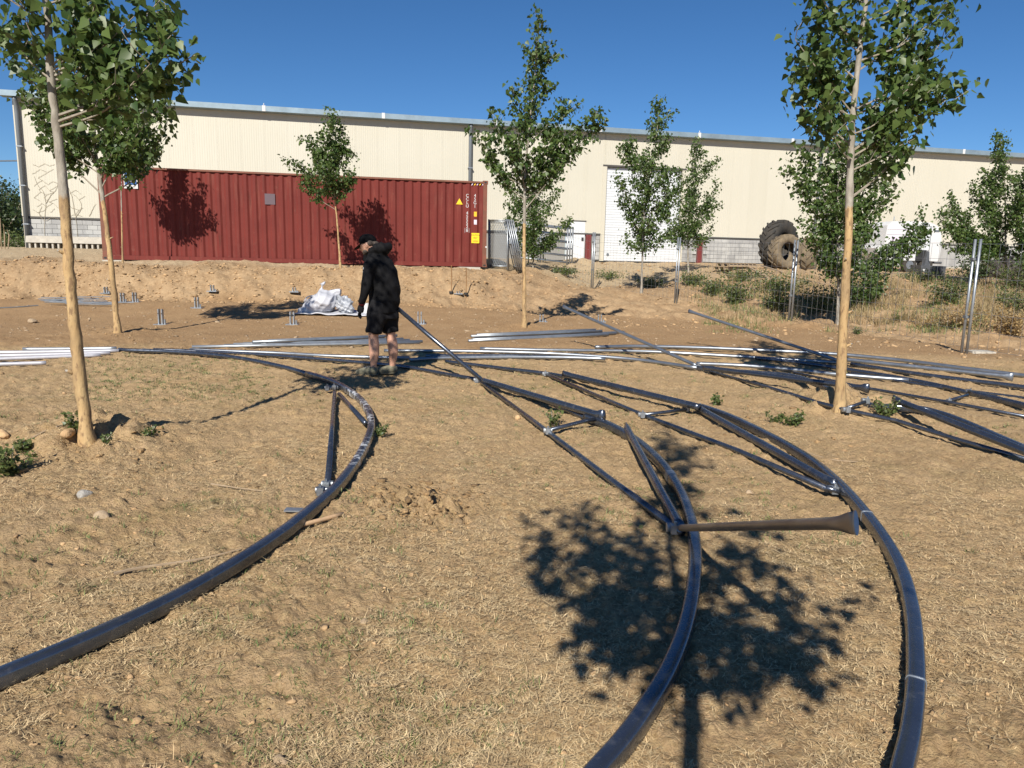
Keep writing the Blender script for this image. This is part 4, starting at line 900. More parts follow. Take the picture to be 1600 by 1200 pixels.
# ------------------------------------------------------------------ the man
def make_person():
    g = gp(598, 588); _a = np.linspace(-.25, .25, 15); _x, _y = np.meshgrid(g[0]+_a, g[1]+_a); g[2] = float(np.percentile(H(_x, _y, True), 70)); root = empty('person', g, 'person in black hooded jacket, shorts and cap standing among the pipes, lifting a strut', 'person')
    hd = R(14); c_, s_ = math.cos(hd), math.sin(hd)
    def L(x, y, z):                     # x forward-back in the picture plane (minus = front), y away, z up
        return np.array([g[0]+x*c_+y*s_, g[1]-x*s_+y*c_, g[2]+z])
    def W(P): return [L(*p) for p in P]
    ta = R(17); tc, ts = math.cos(ta), math.sin(ta)
    def LH(x, y, z):                    # head bowed forward about the neck
        dx, dz = x+.085, z-1.53; return L(-.100+dx*tc-dz*ts, y, 1.52+dz*tc+dx*ts)
    def WH(P): return [LH(*p) for p in P]
    # body: one continuous skin
    b = MB()
    b.sphere(LH(-.135, 0, 1.655), (.098, .078, .118), 16, 12)                       # skull
    b.tube(WH([(-.16, 0, 1.64), (-.185, 0, 1.60), (-.185, 0, 1.555)]), [.065, .058, .036], 12, up=(0, 1, 0))   # jaw
    b.tube(WH([(-.222, 0, 1.665), (-.242, 0, 1.635), (-.256, 0, 1.618), (-.236, 0, 1.607)]), [.010, .014, .018, .010], 8, up=(0, 1, 0))   # nose
    for y in (-.030, .030): b.sphere(LH(-.222, y, 1.672), (.017, .02, .010), 8, 6)       # brows
    b.sphere(LH(-.222, 0, 1.585), (.020, .028, .009), 8, 6); b.sphere(LH(-.216, 0, 1.570), (.020, .024, .009), 8, 6)   # lips
    b.sphere(LH(-.212, 0, 1.545), (.026, .028, .022), 8, 6)                       # chin
    for y in (-.080, .080): b.sphere(LH(-.118, y, 1.640), (.022, .012, .034), 8, 6)       # ears
    b.tube(W([(-.11, 0, 1.60), (-.085, 0, 1.53), (-.04, 0, 1.44)]), [.058, .056, .06], 12, up=(0, 1, 0))
    b.tube(W([(-.03, 0, 1.47), (.0, 0, 1.3), (.02, 0, 1.1), (.02, 0, .9)]), [.08, .11, .12, .12], 14, sq=(1.2, .85), up=(0, 1, 0))
    LEGS = [(-.085, -.10), (.085, .10)]
    for i, (fx, fy) in enumerate(LEGS):
        b.tube(W([(.01+fx*.1, fy*.9, .92), (fx*.5, fy, .72), (fx*.85-.005, fy, .50), (fx*.95+.012, fy, .385), (fx+.018, fy, .28), (fx+.008, fy, .16), (fx+.004, fy, .09), (fx, fy, .045)]), [.115, .094, .062, .066, .064, .042, .036, .042], 14, sq=(1, 1.04), up=(0, 1, 0))
    # arms with hands; near hand hangs in a loose curl, far hand grips the strut
    gripw = ha+(hb-ha)*.03
    near = [(-.05, -.19, 1.42), (-.07, -.25, 1.24), (-.085, -.265, 1.10), (-.125, -.255, .97), (-.165, -.24, .885)]
    b.tube(W(near), [.055, .050, .043, .036, .028], 10, up=(0, 1, 0))
    fs = L(-.03, .19, 1.42); fe = L(-.06, .27, 1.15); b.tube([fs, (fs+fe)/2, fe, (fe+gripw)/2, gripw], [.055, .05, .043, .036, .028], 10, up=(0, 1, 0))
    body = remesh(b, 'body', .011, 3); o = link('body', body, M['skin'], root, True); o.location = -g
    # gloved near hand: palm, four fingers of different length, thumb off the side
    h = MB(); wq = np.array((-.165, -.24, .885))
    h.tube(W([wq+(0, 0, .01), wq+(-.010, 0, -.04), wq+(-.018, 0, -.085)]), [.030, .040, .036], 10, sq=(.6, 1.1), up=(1, 0, 0))
    for k, (yy, ln) in enumerate(((-.030, .075), (-.010, .086), (.010, .082), (.030, .066))):
        h.tube(W([wq+(-.018, yy, -.08), wq+(-.030, yy, -.08-ln*.45), wq+(-.022, yy, -.08-ln*.8), wq+(-.004, yy*.9, -.08-ln*.95)]), [.0105, .0100, .0092, .008], 7, up=(0, 1, 0))
    h.tube(W([wq+(-.03, .02, -.03), wq+(-.055, .03, -.055), wq+(-.062, .03, -.085)]), [.013, .011, .009], 7, up=(0, 1, 0))
    o = link('near_hand', remesh(h, 'near_hand', .006, 1), M['glove'], root, True); o.location = -g
    h = MB(); u = (hb-ha)/np.linalg.norm(hb-ha); sdv = np.cross(u, (0, 0, 1)); sdv /= np.linalg.norm(sdv); upv = np.cross(sdv, u)
    h.tube([gripw-sdv*.045-u*.03, gripw-sdv*.045+u*.045], .032, 8, sq=(.6, 1))
    for k in range(4):
        c = gripw+u*(-.03+.022*k); P = [c+sdv*math.cos(a)*.038+upv*math.sin(a)*.038 for a in np.linspace(math.pi, -math.pi*.35, 7)]; h.tube(P, .0095, 6, up=u)
    c = gripw-u*.045; P = [c+sdv*math.cos(a)*.038+upv*math.sin(a)*.038 for a in np.linspace(math.pi, math.pi*1.8, 6)]; h.tube(P, .011, 6, up=u)
    link('far_hand', remesh(h, 'far_hand', .006, 1), M['glove'], root, True).location = -g
    MB().tube(W([(-.150, -.245, .925), (-.166, -.24, .893)]), [.040, .037], 12, up=(0, 1, 0)).build('near_cuff', M['red'], root, smooth=True)
    # jacket
    j = MB(); rings = [(.80, .015, .185, .215), (.95, .030, .198, .222), (1.10, .035, .195, .222), (1.25, -.012, .205, .225), (1.36, -.045, .182, .225), (1.45, -.070, .142, .195), (1.51, -.090, .100, .125), (1.545, -.105, .075, .09)]
    j.tube([L(cx, 0, z) for z, cx, a, b_ in rings], 1.0, 20, sq=[(b_*.96, a*.98) for z, cx, a, b_ in rings], up=L(1, 0, 0)-L(0, 0, 0))
    j.tube(W([(-.05, -.15, 1.43), (-.06, -.215, 1.36), (-.075, -.262, 1.22), (-.088, -.275, 1.10), (-.125, -.262, .99), (-.155, -.248, .915)]), [.085, .085, .074, .068, .058, .048], 12, up=(0, 1, 0))
    fm = fe+(gripw-fe)*.75; j.tube([L(-.02, .15, 1.43), L(-.06, .22, 1.34), fe, (fe+fm)/2, fm], [.085, .085, .07, .06, .048], 12, up=(0, 1, 0))
    j.tube(W([(-.185, 0, 1.40), (-.175, 0, 1.475), (-.13, 0, 1.53)]), [.05, .05, .05], 10, sq=(1.6, .7), up=(0, 1, 0))
    j.tube(W([(-.12, -.085, 1.535), (-.04, -.11, 1.565), (.045, -.07, 1.585), (.075, 0, 1.585), (.045, .07, 1.585), (-.04, .11, 1.565), (-.12, .085, 1.535)]), [.035, .058, .066, .068, .066, .058, .035], 10)
    j.sphere(L(.0, 0, 1.545), (.10, .12, .06), 12, 8)
    def wr(V):
        x, z = V[:, 0]-g[0], V[:, 2]-g[2]; return .0065*np.sin(19*z+30*x+5*np.sin(9*x+4*z))+.0025*np.sin(31*z-47*x)+.003*np.sin(11*z+33*(V[:, 1]-g[1]))
    jm = remesh(j, 'jacket', .014, 3, wr); link('jacket', jm, M['jacket'], root, True).location = -g
    for k in range(4): q_ = L(-.115-.004*(k % 2), -.262, 1.33-.045*k); MB().box(q_[0]-.009, q_[0]+.010, q_[1]-.020, q_[1]+.01, q_[2]-.012, q_[2]+.014).build('sleeve_print', M['galv'], root)
    # shorts
    s = MB()
    for fx, fy in LEGS: s.tube(W([(.015, fy*.75, .93), (.01+fx*.35, fy, .78), (fx*.66, fy, .64), (fx*.80, fy*1.05, .54)]), [.15, .132, .108, .100], 14, up=(0, 1, 0))
    s.tube(W([(.015, 0, .72), (.015, 0, .95)]), .165, 14, sq=(1.15, 1), up=(0, 1, 0))
    link('shorts', remesh(s, 'shorts', .015, 3, wr), M['shorts'], root, True).location = -g
    # cap with brim
    c = MB(); c.sphere(LH(-.125, 0, 1.695), (.110, .090, .085), 18, 10); cm = remesh(c, 'cap', .011, 2); cap = link('cap', cm, M['cap'], root, True); cap.location = -g
    br_ = MB(); P = []; n_ = 11
    for k in range(n_):
        a = math.pi*(k/(n_-1)-.5); P.append((-.19-.135*math.cos(a), .078*math.sin(a), 1.690-.042*math.cos(a)-.012*abs(math.sin(a))))
    top_ = WH(P); bot = [p-np.array([0, 0, .009]) for p in top_]; br_.add(top_+bot, [tuple(range(n_)), tuple(range(2*n_-1, n_-1, -1))]+[(i, n_+i, n_+(i+1) % n_, (i+1) % n_) for i in range(n_)])
    bo = br_.build('brim', M['cap'], cap); 
    V = np.array(br_.v)-g; bo.data.vertices.foreach_set('co', (V+g).ravel().astype(np.float32)); bo.data.update()
    # stubble, hair fringe under the cap
    hr = MB(); hr.tube(WH([(-.045, -.05, 1.63), (-.03, 0, 1.63), (-.045, .05, 1.63)]), .034, 8); hr.sphere(LH(-.075, -.066, 1.65), (.04, .02, .035)); hr.sphere(LH(-.19, 0, 1.557), (.046, .052, .030)); hr.sphere(LH(-.17, -.045, 1.575), (.035, .022, .03)); hr.sphere(LH(-.17, .045, 1.575), (.035, .022, .03))
    link('hair', remesh(hr, 'hair', .010, 1), M['beard'], root, True).location = -g
    for y in (-.031, .031): MB().sphere(LH(-.226, y, 1.655), (.008, .011, .007), 8, 6).build('eye', M['black'], root)
    # shoes
    for i, (fx, fy) in enumerate(LEGS):
        d_ = np.array((-1, -.12 if i == 0 else -.55, 0)); d_ /= np.linalg.norm(d_); h0 = np.array((fx+.055, fy, 0)) if i == 0 else np.array((fx+.05, fy+.03, 0))
        q = lambda t, z: L(*(h0+d_*t+np.array((0, 0, z))))
        sh_ = MB(); sh_.tube([q(.0, .055), q(.04, .068), q(.10, .068), q(.16, .055), q(.22, .046), q(.275, .036)], [.040, .050, .052, .048, .045, .026], 12, sq=(.95, 1.0)); sh_.tube([q(.055, .06), q(.05, .115)], [.05, .046], 12, up=(0, 1, 0))
        so_ = link('shoe', remesh(sh_, 'shoe', .011, 2), M['shoe'], root, True); so_.location = -g
        sl_ = MB(); sl_.tube([q(-.012, .018), q(.05, .018), (q(.16, .018)), q(.25, .018), q(.292, .024)], [.034, .048, .050, .048, .022], 10, sq=(1.0, .38)); k = sl_.build('sole', M['sole'], so_); k.data.vertices.foreach_set('co', np.array(sl_.v, np.float32).ravel()); k.data.update()
        if i == 0:
            lc = MB()
            for t_ in (.10, .125, .15, .175): lc.tube([q(t_, .118-.35*(t_-.1))+np.array([0, -.025, -.004]), q(t_, .124-.35*(t_-.1)), q(t_, .118-.35*(t_-.1))+np.array([0, .025, -.004])], .005, 5)
            k = lc.build('laces', M['sock'], so_); k.data.vertices.foreach_set('co', np.array(lc.v, np.float32).ravel()); k.data.update()
    return root
make_person()

# ------------------------------------------------------------------ temporary fence
fn = [(0.55, 31.2), None, None, None, None, (9.4, 8.2)]
for i, (px, Y) in zip(range(1, 5), ((927, 27.0), (1060, 23.0), (1243, 18.1), (1525, 12.9))): q = at(px, 400, Y); fn[i] = (q[0], Y)
flabel = ['fence panel behind the slender central poplar before the side door', 'fence panel across the roller door behind the grey stemmed poplar', 'fence panel across the weeds left of the big tyres', 'fence panel across the tall dry weeds behind the right poplar', 'fence panel at the right edge nearest the viewer']
for i in range(5):
    (xa, ya), (xb, yb) = fn[i], fn[i+1]; d = np.array([xb-xa, yb-ya]); d /= np.linalg.norm(d); xa, ya = np.array([xa, ya])+d*.055; xb, yb = np.array([xb, yb])-d*.055
    za, zb = float(H(xa, ya)), float(H(xb, yb)); f = empty('mesh_fence', (xa, ya, za), flabel[i], 'fence', 'wire mesh site fence panels')
    for x_, y_, z_ in ((xa, ya, za), (xb, yb, zb)): MB().tube([(x_, y_, z_-.12), (x_, y_, z_+1.98)], .024, 10).build('post', M['galv'], f, smooth=True)
    wm = MB(); Ls = math.hypot(xb-xa, yb-ya); n_ = int(Ls/.19)
    P = lambda t, z: np.array([xa+(xb-xa)*t, ya+(yb-ya)*t, za+(zb-za)*t+z+.035*math.sin(5*t+i)*math.sin(math.pi*t)])
    for k in range(1, n_): wm.tube([P(k/n_, .12), P(k/n_, 1.90)], .0028, 3)
    for z in (.12, .42, .72, 1.02, 1.32, 1.62, 1.90): wm.tube([P(t, z) for t in np.linspace(0, 1, 9)], .003, 3)
    tag(wm.build('wire_mesh', M['galv'], f), kind='stuff')
    if i < 4:
        for z in (.62, 1.62): MB().box(xb-.03, xb+d[0]*.11+.03, yb-.05, yb+.05+d[1]*.11*0, zb+z, zb+z+.045).build('clamp', M['dgrey'], f)
    if i == 3: p = gp(1527, 551); MB().box(p[0]-.16, p[0]+.26, p[1]-.12, p[1]+.14, p[2]-.05, p[2]+.035).build('foot', M['conc'], f)

# ------------------------------------------------------------------ tractor tyres
def tyre(c, R_, wd, r_in, ang, m, label, nl, tilt=0.0):
    root = empty('tractor_tyre', c, label, 'tyre', None, ang); root.rotation_euler = (tilt, 0, ang)
    prof = [(r_in, -.36), (r_in+.03, -.46), (R_*.72, -.52), (R_*.88, -.50), (R_*.94, -.40), (R_*.955, 0), (R_*.94, .40), (R_*.88, .50), (R_*.72, .52), (r_in+.03, .46), (r_in, .36), (r_in+.10, .30), (R_*.86, .34), (R_*.86, -.34), (r_in+.10, -.30)]
    n = 44; k = len(prof); V = []; Fs = []
    for i in range(n):
        a = 2*math.pi*i/n
        for r, y in prof: V.append((r*math.cos(a), y*wd, R_+r*math.sin(a)))
    for i in range(n):
        for q in range(k): Fs.append((i*k+q, i*k+(q+1) % k, ((i+1) % n)*k+(q+1) % k, ((i+1) % n)*k+q))
    MB().add(V, Fs).build('carcass', m, root, True, True)
    for sd_ in (-1, 1):
        lg = MB()
        for i in range(nl):
            a0 = 2*math.pi*(i+(.5 if sd_ > 0 else 0))/nl; w_ = .16*2*math.pi/nl; pts = []
            for (y, da) in ((.02, .9*2*math.pi/nl), (.30, .45*2*math.pi/nl), (.50, 0.0)):
                for q in (-w_, w_):
                    for r in ((R_*.93 if y < .45 else R_*.86), (R_ if y < .45 else R_*.97)): a = a0+da+q; pts.append((r*math.cos(a), sd_*y*wd, R_+r*math.sin(a)))
            fs = []
            for s_ in (0, 1):
                o_ = s_*4; fs += [(o_, o_+1, o_+5, o_+4), (o_+2, o_+6, o_+7, o_+3), (o_+1, o_+3, o_+7, o_+5)]
            fs += [(0, 2, 3, 1), (8, 9, 11, 10)]; lg.add(pts, fs)
        lg.build('tread_lugs', m, root, True)
Yt_ = 30.6; c = at(1213, 424, Yt_); c[2] = float(H(c[0], c[1]))-.12
tyre(c, 1.0, .62, .46, R(38), M['rubber'], 'huge black tractor tyre standing behind the muddy one', 17)
c = at(1226, 427, 29.6); c[2] = float(H(c[0], c[1]))-.10
tyre(c, .70, .50, .36, R(22), M['tan_rubber'], 'smaller tan muddy tyre leaning before the huge black tyre', 15, tilt=R(-6))
c = at(1262, 425, 30.4); c[2] = float(H(c[0], c[1]))-.15
tyre(c, .74, .5, .38, R(60), M['tan_rubber'], 'muddy tyre half hidden by the poplar right of the fence posts', 15)

# ------------------------------------------------------------------ caravan
c = at(1402, 412, 34.0); c[2] = float(H(c[0], c[1])); cv = empty('caravan', c, 'white touring caravan with narrow door parked before the warehouse', 'caravan', rz=.15)
pf = [(-1.55, .52), (-1.72, .78), (-1.78, 1.02), (-1.45, 1.12), (-1.38, 2.0), (-1.15, 2.18), (0, 2.22), (.75, 2.16), (1.2, 1.95), (1.32, 1.3), (1.28, .62), (1.2, .5)]
k = len(pf); MB().add([(x, -1.0, z) for x, z in pf]+[(x, 1.0, z) for x, z in pf], [tuple(range(k-1, -1, -1)), tuple(range(k, 2*k))]+[(i, (i+1) % k, k+(i+1) % k, k+i) for i in range(k)]).build('body', M['white'], cv, True)
d = MB().box(.05, .72, -1.018, -1.001, .98, 1.98).build('door', M['wdoor'], cv, True); MB().box(.12, .62, -1.012, -1.001, .50, .975).build('entrance_step_recess', M['black'], cv, True)
MB().box(.02, .05, -1.02, -1.001, .96, 2.0).build('door_seal', M['dgrey'], cv, True); MB().box(.72, .75, -1.02, -1.001, .96, 2.0).build('door_seal', M['dgrey'], cv, True); MB().box(.05, .72, -1.02, -1.001, 1.982, 2.01).build('door_seal', M['dgrey'], cv, True); MB().box(.08, .16, -1.03, -1.019, 1.36, 1.44).build('handle', M['black'], d, True)
MB().box(.28, .55, -1.03, -1.002, 2.06, 2.16).build('door_lamp', M['dgrey'], cv, True); MB().box(.88, 1.12, -1.02, -1.001, 1.78, 1.86).build('vent', M['dgrey'], cv, True)
MB().box(-1.15, -.35, -1.02, -1.001, 1.25, 1.55).build('window', M['lilac'], cv, True)
for z in (1.62, 1.15, 1.84, .78): MB().box(-1.37, .015, -1.014, -1.001, z, z+.022).build('trim_line', M['lilac'], cv, True)
for x in (-.35, .45): 
    w_ = MB().tube([(x+.25, -.98, .32), (x+.25, -.78, .32)], .32, 18).build('wheel', M['rubber'], cv, True); MB().tube([(x+.25, -.99, .32), (x+.25, -.982, .32)], .18, 12).build('rim', M['galv'], w_, True)
MB().box(-1.3, 1.15, -.9, .9, .42, .50).build('chassis', M['ggrey'], cv, True); MB().tube([(-1.4, -.7, -.1), (-1.4, -.7, .5)], .03, 6).build('jockey_leg', M['white'], cv, True); MB().tube([(1.1, 0, .45), (2.2, 0, .45)], .05, 6).build('drawbar', M['ggrey'], cv, True); MB().tube([(-.4, 0, 2.2), (-.4, 0, 2.45)], .02, 6).build('aerial', M['galv'], cv, True)
# grey hopper with upright fin
c = at(1450, 430, 31.0); c[2] = float(H(c[0], c[1]))-.03; hp = empty('hopper', c, 'dark grey metal box with a tall tapered fin, right of the caravan', 'hopper', rz=.1)
MB().add([(-.5, -.3, 0), (.5, -.3, 0.02), (.56, -.3, .46), (-.56, -.3, .48), (-.5, .4, 0), (.5, .4, .02), (.56, .4, .46), (-.56, .4, .48), (-.46, -.25, .40), (.46, -.25, .38), (.46, .35, .38), (-.46, .35, .40)],
         [(0, 1, 2, 3), (4, 7, 6, 5), (0, 3, 7, 4), (1, 5, 6, 2), (0, 4, 5, 1), (3, 2, 9, 8), (2, 6, 10, 9), (6, 7, 11, 10), (7, 3, 8, 11), (8, 9, 10, 11)]).build('box', M['ggrey'], hp, True)
MB().add([(-.22, .0, .4), (.02, .0, .4), (-.02, .05, 1.05), (-.10, .05, 1.07), (-.22, .2, .4), (.02, .2, .4), (-.02, .15, 1.05), (-.10, .15, 1.07)], [(0, 1, 2, 3), (4, 7, 6, 5), (0, 3, 7, 4), (1, 5, 6, 2), (3, 2, 6, 7)]).build('fin', M['ggrey'], hp, True)
MB().tube([(-.42, -.31, .28), (-.42, -.305, .28)], .05, 10).build('hole', M['white'], hp, True)
# dark sheeted heap at the right
c = at(1592, 428, 29.5); c[2] = float(H(c[0], c[1]))-.05; m_ = MB(); m_.sphere(c+np.array([.2, .3, .1]), (1.5, .9, .75), 18, 10); m_.sphere(c+np.array([1.2, .3, .3]), (1.2, .9, .9), 16, 10); me = remesh(m_, 'sheeted_heap', .08, 2, lambda V: 3.0*lump((V-c)*.5)); o = link('sheeted_heap', me, M['tarpdk'], None, True); tag(o, 'low dark sheeted heap at the right edge behind the poplars', 'heap')
# pallets and boards
def pallet(px, py, Y, an, lb, dz=0):
    c = at(px, py, Y); c[2] = float(H(c[0], c[1]))+.01+dz; r_ = empty('pallet', c, lb, 'pallet', 'weathered pallets', an)
    for y in (-.45, -.02, .41): MB().box(-.6, .6, y, y+.09, 0, .10).build('bearer', M['wood'], r_, True)
    for k_ in range(7): MB().box(-.6+k_*.172, -.6+k_*.172+.12, -.5, .5, .102, .124).build('board', M['wood'], r_, True)
pallet(1145, 424, 29.5, .2, 'weathered pallet left of the tyres on the ground, leftmost'); pallet(1180, 428, 28.4, -.15, 'weathered pallet nearest the black tyre'); pallet(1150, 420, 29.4, .3, 'weathered pallet stacked on the leftmost one', .13)
for (a, b_, lb) in (((1170, 422), (1200, 436), 'grey plank slanting down before the pallets'), ((1190, 420), (1222, 427), 'pale plank lying against the black tyre'), ((1225, 434), (1262, 438), 'bluish plank lying right of the muddy tyre')):
    A, B = gp(*a), gp(*b_); A[2] += .12; B[2] += .05; MB().tube([A, B], .07, 4, sq=(1, .3)).thing('plank', M['wood'], lb, 'plank', 'loose planks')
# ------------------------------------------------------------------ corral hurdles right of the container
def hurdle(A, B, h, rails, r, lean, label, mesh=False):
    A = np.array(A, float); B = np.array(B, float); root = empty('corral_hurdle', A, label, 'hurdle', 'galvanised corral hurdles'); d = (B-A)/np.linalg.norm(B-A); lv = np.array(lean, float)
    def P(t, z): return A+(B-A)*t+np.array([0, 0, z])+lv*z
    for t in (0, 1) if mesh else (0, .42, 1): MB().tube([P(t, 0), P(t, h)], r*1.15, 8).build('upright', M['galv'], root, smooth=True)
    for k in range(rails): z = .12+(h-.15)*k/(rails-1); MB().tube([P(0, z), P(1, z)], r, 8).build('rail', M['galv'], root, smooth=True)
    if mesh:
        m_ = MB(); n_ = 11
        for k in range(-n_, n_):
            for s_ in (1, -1):
                t0, t1 = k/n_, k/n_+.9; z0, z1 = (.1, h-.05) if s_ > 0 else (h-.05, .1)
                a0, a1 = max(0, -t0/(t1-t0)), min(1, (1-t0)/(t1-t0))
                if a1 > a0: m_.tube([P(t0+(t1-t0)*a0, z0+(z1-z0)*a0), P(t0+(t1-t0)*a1, z0+(z1-z0)*a1)], .0055, 4)
        tag(m_.build('lattice', M['galv'], root), kind='stuff')
q0 = at(765, 417, 26.0); q0[2] = float(H(q0[0], q0[1])); 
hurdle(q0+np.array([-.05, .6, 0]), q0+np.array([.62, .35, 0]), 1.75, 2, .022, (-.02, .1, 0), 'lattice hurdle leaning beside the right end of the container', True)
hurdle(q0+np.array([-.0, .75, 0]), q0+np.array([.66, .5, 0]), 1.7, 2, .022, (-.03, .1, 0), 'second lattice hurdle behind the one beside the container', True)
for k in range(4):
    A = q0+np.array([.98+.07*k, -.15+.1*k, 0]); hurdle(A, A+np.array([-.12, 1.9, 0]), 1.72, 5, .020, (-.24, 0, 0), ['first', 'second', 'third', 'fourth'][k]+' tilted hurdle, seen end on, counting from the container')
q1 = at(806, 408, 33.0); q1[2] = float(H(q1[0], q1[1])); q2 = at(886, 409, 33.6); q2[2] = float(H(q2[0], q2[1]))
for k in range(3): o_ = np.array([.14*k, .35*k, 0]); hurdle(q1+o_, q2+o_, 1.62+.04*k, 6, .032, (0, .08, 0), ['front', 'middle', 'rear'][k]+' railed hurdle of the stack against the wall left of the side door')

# ------------------------------------------------------------------ overhead line and far greenery
pA = at(-250, 243, 60.0); pB = wall_hit(30, 251, -1.0); MB().tube(crom([pA, (pA+pB)/2-np.array([0, 0, .25]), pB], 6), .035, 5).thing('overhead_cable', M['dgrey'], 'thin dark cable crossing the sky at the left edge', 'cable')
def bush(px, py, Y, rx, rz, n, lb, m, leaf=.11, seed=0, cat='bush', name='bush', gr='far bushes'):
    rnd = np.random.default_rng(seed); c = at(px, py, Y); c[2] = float(H(c[0], c[1])); root = empty(name, c, lb, cat, gr); st = MB(); pts = []
    for k in range(12):
        a = rnd.uniform(0, 6.28); q = rnd.uniform(.15, .95)*rx; e_ = np.array([math.cos(a)*q, math.sin(a)*q, rnd.uniform(.45, 1.0)*rz]); st.tube([(0, 0, -.1), e_*.5+rnd.normal(0, .05*rx, 3), e_], [.03*rx, .02*rx, .006], 4)
        kk = n//12; f_ = rnd.uniform(.3, 1.05, kk)[:, None]; pts.append(e_*f_+rnd.normal(0, .16*rx, (kk, 3)))
    st.build('stem', M['twig'], root, True); P = np.vstack(pts); P[:, 2] = np.abs(P[:, 2]); link('foliage', leaves_mesh('foliage', P, leaf, rnd, .1, m), None, root)
for k, (px, Y, rx, rz, lb) in enumerate(((2, 62, 2.6, 5.2, 'tall dark bush at the left edge beyond the warehouse corner'), (24, 75, 2.6, 4.6, 'rounded bush touching the warehouse corner at left'), (-12, 52, 2.4, 4.0, 'bush cut by the left edge'), (8, 90, 4.5, 4.2, 'pale bush farthest away at the left'), (-40, 80, 6, 6, 'large bush outside the left edge'))):
    bush(px, 385, Y, rx, rz, 2600, lb, M['leaf_far'], .22, 400+k)
for k, (px, Y, rx, rz, lb) in enumerate(((18, 44, 1.6, .7, 'low green scrub patch left of the downpipe'), (36, 41, 1.3, .5, 'small scrub patch at the foot of the downpipe'), (-5, 40, 1.5, .6, 'low scrub patch at the left edge'))):
    bush(px, 380, Y, rx, rz, 900, lb, M['leaf_y'], .10, 430+k)
for k, (px, lb) in enumerate(((3, 'grey stick fence stake nearest the left edge'), (7, 'second grey stick stake from the left edge'), (12, 'short leaning stick stake third from the left edge'))):
    p = at(px, 390, 26.5+.3*k); p[2] = float(H(p[0], p[1])); st = MB().tube([p-np.array([0, 0, .1]), p+np.array([.05*k, 0, .5]), p+np.array([.04, 0, 1.1-.2*k])], [.025, .022, .015], 6).thing('stick_stake', M['wood'], lb, 'stake', 'stick stakes')

# ------------------------------------------------------------------ ground litter, stones, weeds
def wedge_points(n, r0, r1, az=44, seed=1):
    rnd = np.random.default_rng(seed); r = r0*(r1/r0)**rnd.uniform(0, 1, n); a = R(1)*rnd.uniform(-az, az, n); return np.sin(a)*r, np.cos(a)*r, r, rnd
def blades(name, x, y, z, az, ln, wd, el, m, bend=.35, seed=2):
    n = len(x); d = np.stack([np.cos(az)*np.cos(el), np.sin(az)*np.cos(el), np.sin(el)], -1); s = np.stack([-np.sin(az), np.cos(az), np.zeros(n)], -1)
    rnd = np.random.default_rng(seed); B = np.stack([x, y, z], -1); d2 = d.copy(); d2[:, 2] -= bend*np.where(el > .5, 1.0, .35); d2 += s*rnd.normal(0, .22, n)[:, None]; d2 /= np.linalg.norm(d2, axis=1)[:, None]
    mid = B+d*ln[:, None]*.5; tip = mid+d2*ln[:, None]*.5; w = wd[:, None]*s*.5
    V = np.stack([B-w, B+w, mid+w*.9, mid-w*.9, tip], 1).reshape(-1, 3); k = 5*np.arange(n)[:, None]
    me = bpy.data.meshes.new(name); nq = n
    loops = np.concatenate([k+np.array([[0, 1, 2, 3]]), k+np.array([[3, 2, 4]])], 1).astype(np.int32)
    me.vertices.add(len(V)); me.vertices.foreach_set('co', V.astype(np.float32).ravel()); me.loops.add(loops.size); me.loops.foreach_set('vertex_index', loops.ravel())
    st = (7*np.arange(n)[:, None]+np.array([[0, 4]])).ravel().astype(np.int32); me.polygons.add(2*n); me.polygons.foreach_set('loop_start', st); me.update(calc_edges=True)
    me.materials.append(m); return me
def edge_of(x): return np.interp(x, [-9, -4, 0, 4, 9], [10.2, 11.0, 11.6, 12.2, 11.5])
x, y, r, rnd = wedge_points(300000, 1.7, 14.0, seed=21)
mask = 1.35*fbm(x, y, .8, 3, 81)+.45*fbm(x, y, .22, 2, 85)+.30*(1-sstep((y-edge_of(x)+.6)/1.0))-.9*sstep((y-edge_of(x)+.4)/1.2)
keep = mask+rnd.normal(0, .12, len(x)) > .07; x, y, r = x[keep], y[keep], r[keep]; n = len(x)
z = H(x, y, True)+rnd.uniform(.0, .014, n)
o = link('dry_straw', blades('dry_straw', x, y, z, rnd.uniform(0, 6.28, n), rnd.uniform(.010, .040, n)*(1+(rnd.uniform(0, 1, n) > .97)*1.4), .0012+.00034*r*rnd.uniform(.5, 1.3, n), np.abs(rnd.normal(.06, .22, n)), M['straw']), None)
tag(o, 'dry cut straw and dead grass littering the near soil', 'straw', kind='stuff')
# green tufts
cx, cy, r, rnd = wedge_points(2600, 1.9, 13.0, seed=22); k_ = (fbm(cx, cy, 1.1, 2, 33)+.25*(1-sstep((cy-edge_of(cx))/.8))+rnd.normal(0, .12, len(cx)) > .26) & (cy < edge_of(cx)); cx, cy = cx[k_], cy[k_]
ex = [gp(rnd.uniform(125, 420), rnd.uniform(560, 628)) for _ in range(420)]+[gp(rnd.uniform(650, 1000), rnd.uniform(585, 700)) for _ in range(90)]; ex = np.array(ex)
cx = np.concatenate([cx, ex[:, 0]]); cy = np.concatenate([cy, ex[:, 1]]); nb = 13
x = np.repeat(cx, nb)+rnd.normal(0, .022, len(cx)*nb); y = np.repeat(cy, nb)+rnd.normal(0, .022, len(cx)*nb); n = len(x); hh = np.repeat(rnd.uniform(.5, 1.3, len(cx)), nb)
o = link('grass_tufts', blades('grass_tufts', x, y, H(x, y, True)-.004, rnd.uniform(0, 6.28, n), rnd.uniform(.02, .055, n)*hh, .0022+.0004*y, rnd.uniform(.3, 1.35, n), M['grass'], .7), None)
tag(o, 'sparse green grass tufts among the straw', 'grass', kind='stuff')
